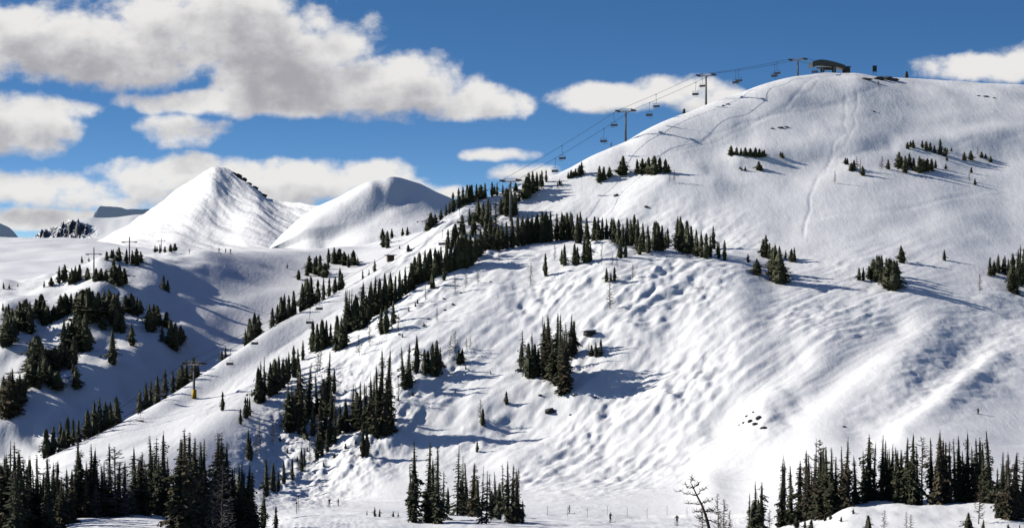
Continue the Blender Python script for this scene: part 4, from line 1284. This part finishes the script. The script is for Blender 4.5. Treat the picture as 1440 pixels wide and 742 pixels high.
# ------------------------------------------------------------------ chairlift
LX0, LY0, LK = -81.0, 745.0, 0.689          # the lift line in plan: X = LX0 + LK * (Y - LY0)
LDIR = Vector((LK, 1.0, 0)).normalized()
LPERP = Vector((LDIR.y, -LDIR.x, 0))
LRZ = math.atan2(LDIR.y, LDIR.x)


def line_y(px):
    k = (px - 720) / F
    return (LX0 - LK * LY0) / (k - LK)


_w = MB().tube([(0, -.1, 0), (0, .1, 0)], .22, 10)
WHEEL = raw_mesh("sheave_wheel", _w.v, _w.f)
WHEEL.materials.append(M_DARK)


def tower(px, top_row, label, pad=False, mr=0.34, group="towers of the summit chairlift"):
    y = line_y(px)
    x = (px - 720) / F * y
    zb = ground(x, y)
    zt = (HZ - top_row) / F * y
    h = zt - zb
    t = empty("lift_tower", (x, y, zb), LRZ)
    tag(t, label, "lift tower", group)
    MB().tube([(0, 0, -0.6), (0, 0, h - 0.3)], mr, 12, mr * .65).build("mast", M_STEEL, t, True)
    MB().box((0, 0, h - 0.2), (0.36, 6.2, 0.36)).build("crossarm", M_STEEL, t)
    MB().box((0, 0, h + 0.55), (0.16, 5.0, 0.14)).box((0, 2.4, h + .2), (.12, .12, .75)).box((0, -2.4, h + .2), (.12, .12, .75)).build("lifting_frame", M_STEEL, t)
    MB().box((0, 0, h - .75), (.7, .7, .1)).box((0.33, 0, h - 0.2), (.05, .9, .08)).build("work_platform", M_STEEL, t)
    for sgn in (-1, 1):
        m = MB().box((0, sgn * 2.9, h - 0.05), (3.0, 0.22, 0.24))
        sa_o = m.build("sheave_assembly", M_DARK, t)
        for q in range(6):
            w_o = link("sheave_wheel", WHEEL, None, sa_o)
            w_o.location = (-1.3 + q * .52, sgn * 2.9, h + .14)
    lad = MB().tube([(-.52, .16, 0), (-.42, .16, h - .8)], .03, 5).tube([(-.52, -.16, 0), (-.42, -.16, h - .8)], .03, 5)
    for q in range(int(h / .45)):
        xx = -.52 + .1 * q * .45 / h
        lad.tube([(xx, -.16, .3 + q * .45), (xx, .16, .3 + q * .45)], .02, 4)
    lad.build("ladder", M_STEEL, t)
    if pad:
        p = MB().tube([(0, 0, -.3), (0, 0, 2.2)], .62, 12).build("safety_pad", M_YEL, t, True)
        p["label"] = "yellow safety pad wrapped round the tower foot"
    return t, Vector((x, y, zt)), h


TW = []
for px, top, lab, pad in [
    (94, 634, "lift tower rising behind the left foreground firs", False),
    (273, 511, "grey lift tower with a yellow padded foot on the groomed run", True),
    (718, 254, "slim lift tower standing among the firs on the spur skyline", False),
    (880, 156, "lift tower on the shoulder directly above the row of stocky firs", False),
    (993, 106, "lift tower on the upper skyline beside the low round bush", False),
    (1122, 84, "lift tower nearest the summit lift station", False),
]:
    TW.append(tower(px, top, lab, pad))
yS = line_y(1158)
xS = (1158 - 720) / F * yS
END = Vector((xS, yS, (HZ - 93) / F * yS))
y0 = line_y(-60)
START = Vector(((-60 - 720) / F * y0, y0, (HZ - 735) / F * y0))
nodes = [START] + [t[1] for t in TW] + [END]


def cable_pts(side, n=26):
    out = []
    for a, b in zip(nodes[:-1], nodes[1:]):
        L = (b - a).length
        for i in range(n):
            t = i / n
            p = a.lerp(b, t) + Vector((0, 0, -4 * t * (1 - t) * 0.00011 * L * L)) + LPERP * (side * 2.9) + Vector((0, 0, 0.4))
            out.append(p)
    out.append(nodes[-1] + LPERP * (side * 2.9) + Vector((0, 0, .4)))
    return out


CABLE = {s: cable_pts(s) for s in (-1, 1)}
cb = MB().tube(CABLE[-1], 0.05, 5).tube(CABLE[1], 0.05, 5)
tag(cb.build("haul_cable", M_DARK), "thin steel chairlift cable loop running up over the towers", "cable")


def chair_proto():
    t = empty("lift_chair", (0, 0, 0))
    MB().tube([(0, 0, 0), (0, 0.0, -1.2), (-.25, 0, -2.2), (-.25, 0, -2.9)], .055, 6).build("hanger_arm", M_DARK, t)
    MB().box((0, 0, 0.02), (.55, .14, .2)).build("cable_grip", M_DARK, t)
    fr_ = MB().tube([(-.25, -1.15, -2.9), (-.25, 1.15, -2.9)], .05, 6)
    for sgn in (-1, 1):
        fr_.tube([(-.25, sgn * 1.15, -2.9), (-.32, sgn * 1.15, -4.05), (.3, sgn * 1.15, -4.1), (.42, sgn * 1.15, -3.7), (-.25, sgn * 1.15, -3.65)], .04, 5)
    fr_.build("bail_frame", M_DARK, t)
    MB().box((.02, 0, -4.05), (.6, 2.25, .14)).build("seat", M_CHAIR, t)
    MB().box((-.34, 0, -3.7), (.12, 2.25, .62)).build("backrest", M_CHAIR, t)
    MB().tube([(.5, -1.0, -4.6), (.5, 1.0, -4.6)], .035, 5).tube([(.42, 0, -3.75), (.5, 0, -4.6)], .03, 5).build("footrest", M_DARK, t)
    return t


def copy_tree(o, parent=None):
    c = o.copy()
    COL.objects.link(c)
    c.parent = parent
    for ch in list(o.children):
        copy_tree(ch, c)
    return c


proto = chair_proto()
first = True
CH = [(201, 1), (228, -1), (322, 1), (348, -1), (434, 1), (453, -1), (640, -1), (625, 1), (791, -1), (782, 1), (861, -1), (852, 1), (923, -1), (915, 1), (985, -1), (978, 1), (1041, -1), (1035, 1), (1093, -1), (1088, 1), (1146, 1), (140, -1)]
for px, side in CH:
    best = min(CABLE[side], key=lambda p: abs(720 + p.x / p.y * F - px))
    o = proto if first else copy_tree(proto)
    first = False
    o.location = best + Vector((0, 0, -0.12))
    o.rotation_euler = (0, 0, LRZ + (0 if side > 0 else math.pi))
    low_ = px < 700
    for lim, span in ((273, "below the yellow footed tower over the groomed run"), (700, "above the yellow footed tower over the groomed run"), (880, "between the spur firs and the shoulder tower"),
                      (993, "between the shoulder tower and the tower above it"), (1122, "between the two uppermost lift towers"), (9999, "arriving at the summit lift station")):
        if px < lim:
            break
    tag(o, "empty dark lift chair " + span, "lift chair",
        "lift chairs over the spur run" if low_ else "lift chairs near the summit")

# summit station
S = empty("lift_station", (xS + 1.5, yS + 3, ground(xS + 1.5, yS + 3)), math.radians(8))
tag(S, "dark summit lift station with a long curved canopy roof", "lift station")
zt = (HZ - 85) / F * yS - S.location.z
arch_v, arch_f = [], []
NA = 14
for i in range(NA + 1):
    u = -5.9 + 11.8 * i / NA
    t = i / NA
    zz = zt + 0.25 - 3.0 * max(0, t - .25) ** 1.6 - 6.0 * max(0, .25 - t) ** 1.5
    th = 2.1 - 0.7 * t
    for yy in (-3.2, 3.2):
        arch_v += [(u, yy, zz), (u, yy, zz - th)]
for i in range(NA):
    b = i * 4
    c = b + 4
    arch_f += [(b, c, c + 2, b + 2), (b + 1, b + 3, c + 3, c + 1), (b, b + 1, c + 1, c), (b + 2, c + 2, c + 3, b + 3)]
arch_f += [(0, 2, 3, 1), (NA * 4, NA * 4 + 1, NA * 4 + 3, NA * 4 + 2)]
link("roof", raw_mesh("roof", arch_v, arch_f), M_ROOF, S)
for (u, w_) in ((-1.6, -1.6), (-1.6, 1.6), (2.6, -1.6), (2.6, 1.6)):
    MB().box((u, w_, (zt - 2.4) / 2 - .3), (.6, .5, zt - 1.8)).build("column", M_STEEL, S)
bw = MB().tube([(-1.2, 0, zt - 2.6), (-1.2, 0, zt - 2.35)], 2.6, 24)
bw.build("bullwheel", M_DARK, S)
MB().box((.6, 0, zt - 2.75), (3.4, 1.6, .9)).build("drive_unit", M_ORANGE if False else M_STEEL, S)
hutp = at_depth(1190, yS + 4)
hut = empty("operator_hut", hutp, math.radians(8))
tag(hut, "small dark flat roofed hut beside the summit lift station", "hut")
MB().box((0, 0, 1.0), (2.4, 2.0, 2.6)).build("wall", M_WOOD, hut)
MB().box((0, 0, 2.4), (3.0, 2.6, .2)).build("roof", M_DARK, hut)
MB().box((0, -1.02, 1.5), (1.5, .06, .8)).build("window", M_GLASS, hut)
MB().box((-.85, -1.02, .9), (.5, .05, 1.7)).build("door", M_DARK, hut)

# sign board, berm of rock, wooden marker
bp_ = edge(1230, -2)
sb = empty("notice_board", bp_)
tag(sb, "tall dark notice board on two posts at the summit", "notice board")
for sgn in (-1, 1):
    MB().box((sgn * .45, 0, 1.4), (.12, .12, 3.4)).build("post", M_WOOD, sb)
MB().box((0, -.05, 2.9), (1.5, .1, 2.2)).build("panel", M_DARK, sb)
for i, (px, py, a, b_, c_) in enumerate([(1218, 111, 2.6, 1.5, .5), (1236, 111, 2.6, 1.6, .9), (1246, 111, 2.4, 1.6, 1.2), (1256, 112, 2.0, 1.4, .7)]):
    rock("rock", "dark wind scoured rock pile beside the summit notice board", hit(px, py + 1) + Vector((0, 0, .2)), (a, b_, c_), 140 + i, "rock", "rock pile at the summit")
mk = empty("marker_cairn", edge(1275, -2))
tag(mk, "wooden trail marker post with a capped top on the summit ridge", "marker post")
MB().box((0, 0, 1.2), (1.5, 1.0, 2.8), 0, .5).build("post", M_WOOD, mk)
MB().box((0, 0, 2.75), (.6, .5, .4), 0, .4).build("cap", M_DARK, mk)

# old lift on the left ridge
for i, (px, top, foot, lab) in enumerate([(132, 348, 393, "old T shaped lift tower among the lower firs of the left ridge"), (182, 333, 368, "old cross shaped lift tower among the crest firs of the left ridge"),
                                         (227, 335, 354, "old lift tower standing on the crest thicket beside the bowl")]):
    P = hit(px, foot)
    h = (HZ - top) / F * P.y - P.z
    t = empty("lift_tower", P, math.radians(72))
    tag(t, lab, "lift tower", "old lift towers on the left ridge")
    MB().tube([(0, 0, -.5), (0, 0, h)], .26, 10, .17).build("mast", M_STEEL, t, True)
    MB().box((0, 0, h * .80), (.2, 4.4, .2)).build("crossarm", M_STEEL, t)
    for sgn in (-1, 1):
        MB().box((0, sgn * 2.2, h * .80 - .1), (1.8, .25, .35)).build("sheave_assembly", M_DARK, t)

# ------------------------------------------------------------------ people on skis
def person_mat(name, jacket, legs):
    m, t, b = new_mat(name)
    tcn = t.new('ShaderNodeTexCoord')
    sp = t.new('ShaderNodeSeparateXYZ')
    t.put(sp.inputs[0], tcn.outputs['Object'])
    r = t.new('ShaderNodeValToRGB')
    r.color_ramp.interpolation = 'CONSTANT'
    r.color_ramp.elements[0].position = 0
    r.color_ramp.elements[0].color = (.02, .02, .025, 1)
    r.color_ramp.elements[1].position = .15
    r.color_ramp.elements[1].color = legs + (1,)
    for pos, c in ((.46, jacket), (.765, (.45, .28, .2)), (.86, (.03, .03, .035))):
        e = r.color_ramp.elements.new(pos)
        e.color = c + (1,)
    t.put(r.inputs[0], t.m('DIVIDE', sp.outputs[2], 1.95))
    t.put(b.inputs['Base Color'], r.outputs[0])
    b.inputs['Roughness'].default_value = .8
    return m


def body_mesh():
    J = {'pel': ((0, 0, .95), .15), 'che': ((0.06, 0, 1.28), .17), 'neck': ((.08, 0, 1.5), .065), 'head': ((.1, 0, 1.62), .105), 'top': ((.1, 0, 1.74), .09),
         'hl': ((0, .11, .88), .11), 'kl': ((.12, .13, .5), .075), 'al': ((0, .14, .1), .055), 'tl': ((.16, .14, .05), .05),
         'hr': ((0, -.11, .88), .11), 'kr': ((.12, -.13, .5), .075), 'ar': ((0, -.14, .1), .055), 'tr': ((.16, -.14, .05), .05),
         'sl': ((.06, .2, 1.42), .075), 'el': ((.1, .33, 1.15), .055), 'wl': ((.34, .34, 1.08), .04), 'fl': ((.42, .33, 1.08), .04),
         'sr': ((.06, -.2, 1.42), .075), 'er': ((.1, -.33, 1.15), .055), 'wr': ((.34, -.34, 1.08), .04), 'fr': ((.42, -.33, 1.08), .04)}
    E = [('pel', 'che'), ('che', 'neck'), ('neck', 'head'), ('head', 'top'), ('pel', 'hl'), ('hl', 'kl'), ('kl', 'al'), ('al', 'tl'), ('pel', 'hr'), ('hr', 'kr'), ('kr', 'ar'), ('ar', 'tr'),
         ('che', 'sl'), ('sl', 'el'), ('el', 'wl'), ('wl', 'fl'), ('che', 'sr'), ('sr', 'er'), ('er', 'wr'), ('wr', 'fr')]
    keys = list(J)
    me = bpy.data.meshes.new("body")
    me.from_pydata([J[k][0] for k in keys], [(keys.index(a), keys.index(b)) for a, b in E], [])
    o = bpy.data.objects.new("tmp_body", me)
    COL.objects.link(o)
    md = o.modifiers.new("skin", 'SKIN')
    for i, k in enumerate(keys):
        me.skin_vertices[0].data[i].radius = (J[k][1], J[k][1])
    me.skin_vertices[0].data[0].use_root = True
    sb_ = o.modifiers.new("sub", 'SUBSURF')
    sb_.levels = 1
    sb_.render_levels = 1
    dg = bpy.context.evaluated_depsgraph_get()
    out = bpy.data.meshes.new_from_object(o.evaluated_get(dg))
    bpy.data.objects.remove(o)
    out.name = "body"
    out.materials.clear()
    out.polygons.foreach_set("use_smooth", np.ones(len(out.polygons), bool))
    return out


BODY = body_mesh()
ski_me = MB().box((.15, 0, .0), (1.75, .09, .03)).tube([(1.02, 0, 0), (1.15, 0, .06), (1.22, 0, .14)], .035, 5)
SKI = raw_mesh("ski", ski_me.v, ski_me.f)
SKI.materials.append(M_DARK)
pole_me = MB().tube([(.44, 0, 1.1), (.1, 0, 0.0)], .014, 5).tube([(.12, 0, .06), (.118, 0, .08)], .05, 8)
POLE = raw_mesh("ski_pole", pole_me.v, pole_me.f)
POLE.materials.append(M_STEEL)
SK = [
    (476, 711, 200, (.03, .03, .04), (.02, .02, .025), "standing skier in dark clothes on the flat left of the firs"),
    (463, 712, 120, (.05, .03, .03), (.05, .05, .06), "slim skier in dark red standing beside another on the flat"),
    (317, 356, 30, (.03, .025, .03), (.02, .02, .02), "skier in black on the rim of the shaded bowl"),
    (308, 356, 80, (.4, .25, .05), (.05, .05, .06), "skier in a yellow jacket on the rim of the shaded bowl"),
    (324, 357, 60, (.12, .12, .14), (.03, .03, .03), "skier in a grey jacket on the rim of the shaded bowl"),
    (266, 357, 10, (.06, .05, .06), (.03, .03, .03), "skier in dark brown left of the group on the bowl rim"),
    (800, 722, 10, (.12, .10, .10), (.03, .03, .04), "distant skier in taupe gliding across the flat below the moguls"),
    (858, 734, 40, (.02, .03, .05), (.02, .02, .03), "distant skier in navy gliding across the flat below the moguls"),
    (952, 738, 100, (.03, .02, .02), (.02, .02, .02), "distant skier in black near the gnarled dead tree"),
    (1376, 582, 200, (.02, .025, .03), (.02, .02, .02), "crouching skier in black alone on the gully snow"),
    (1235, 121, 40, (.03, .03, .03), (.03, .03, .03), "skier in black leaving the summit rock pile"),
    (789, 262, 60, (.04, .04, .05), (.02, .02, .02), "skier in charcoal beside a stocky fir under the cables"),
    (784, 264, 60, (.05, .03, .03), (.02, .02, .02), "skier in maroon beside a stocky fir under the cables"),
    (859, 201, 20, (.03, .03, .04), (.02, .02, .02), "skier in black on the skyline left of the shoulder tower"),
]
for i, (px, py, ang, jc, lg, lab) in enumerate(SK):
    P = hit(px, py)
    t = empty("person", P + Vector((0, 0, .03)), math.radians(ang))
    me = BODY.copy()
    me.materials.append(person_mat("clothing", jc, lg))
    bo = link("body", me, None, t)
    bo.location = (0, 0, .03)
    for sgn in (-1, 1):
        k = link("ski", SKI, None, t)
        k.location = (0, sgn * .14, .02)
        q = link("ski_pole", POLE, None, t)
        q.location = (0, sgn * .36, .02)
    if i == 9:
        t.scale = (1.25, 1.25, .8)
    tag(t, lab, "person")

# snow fence pole, slope markers on the flat
for i, (px, py, h) in enumerate([(417, 722, 2.4), (420, 715, 3.0)]):
    o = MB().tube([(0, 0, -.3), (0, 0, h)], .05, 6).box((0, 0, h - .3), (.35, .06, .35)).build("marker_pole", M_WOOD)
    o.location = hit(px, py)
    tag(o, "short wooden trail marker pole by the edge of the flat" if i == 0 else "taller wooden trail marker pole by the edge of the flat", "marker pole")
for i, px in enumerate(range(770, 1000, 28)):
    o = MB().tube([(0, 0, -.2), (0, 0, 1.9)], .035, 5).build("bamboo_pole", M_WOOD)
    o.location = hit(px, 724 + (i % 3) * 2)
    tag(o, "thin bamboo rope line pole on the flat below the moguls", "pole", "bamboo poles on the flat")

# small hut on the saddle
P = hit(549, 367)
h_ = empty("ski_hut", P, .3)
tag(h_, "tiny dark ski hut on the snow saddle behind the spur", "hut")
MB().box((0, 0, .8), (2.2, 1.8, 2.2)).build("wall", M_WOOD, h_)
MB().box((0, 0, 2.0), (3.6, 2.4, .25)).build("roof", M_DARK, h_)


# ------------------------------------------------------------------ gnarled dead tree in the foreground
def dead_tree(P, H_, label):
    t = empty("dead_tree", P)
    tag(t, label, "dead tree")
    trunk = [(0.2, 0, -.4), (.1, 0, .9), (-.15, .1, 2.0), (-.5, .1, 3.1), (-.9, 0, 4.1), (-1.5, 0, 5.2), (-1.9, .1, 6.1), (-2.3, 0, 6.9)]
    k = H_ / 7.0
    trunk = [tuple(c * k for c in p) for p in trunk]
    MB().tube(trunk, .25 * k, 9, .05 * k).build("trunk", M_TWIG, t, True)
    rr = random.Random(77)
    spec = [(5, (-3.2, .3, .7)), (5, (1.4, .2, 1.3)), (4, (-2.4, -.4, .1)), (4, (1.8, .2, .7)), (3, (-1.8, .3, -.1)), (3, (1.7, -.3, .3)), (6, (-1.5, .2, .5)), (6, (1.0, 0, .9)), (2, (3.4, .3, -.9)), (2, (-1.6, .2, .2)), (7, (.3, 0, .8)), (3, (2.6, .4, -.3))]
    for (i, v) in spec:
        a = Vector(trunk[i])
        v = Vector(v) * k * .8
        pts = [a]
        for q in range(1, 6):
            pts.append(a + v * (q / 5) + Vector((rr.uniform(-.16, .16), rr.uniform(-.12, .12), rr.uniform(-.18, .18))) * k)
        m = MB().tube(pts, .08 * k, 5, .025 * k)
        for q in range(34):
            j = rr.randrange(1, 6)
            s0 = pts[j]
            m.tube([s0, s0 + Vector((rr.uniform(-.6, .6), rr.uniform(-.4, .4), rr.uniform(-.25, .7))) * k * .8], .026 * k, 4, .012 * k)
        m.build("branch", M_TWIG, t)
    return t


dead_tree(hit(996, 752), 8.0, "gnarled leaning dead tree with crooked bare limbs in the foreground")
P = hit(985, 406)
fb_ = empty("fallen_branch", P, .2)
tag(fb_, "fallen bare branch lying on the mogul slope below the firs", "branch")
MB().tube([(-1.6, 0, .1), (0, 0, .3), (1.6, .2, .1)], .1, 6, .04).build("limb", M_BARK, fb_)
for q, v in enumerate([(-1.6, 0, 1.6), (-.9, .2, 1.0), (-.2, 0, 1.3), (.6, .1, .8), (1.2, 0, 1.1)]):
    MB().tube([(v[0] * .6, 0, .2), (v[0] * 1.1, v[1], v[2])], .045, 5, .015).build("twig", M_BARK, fb_)
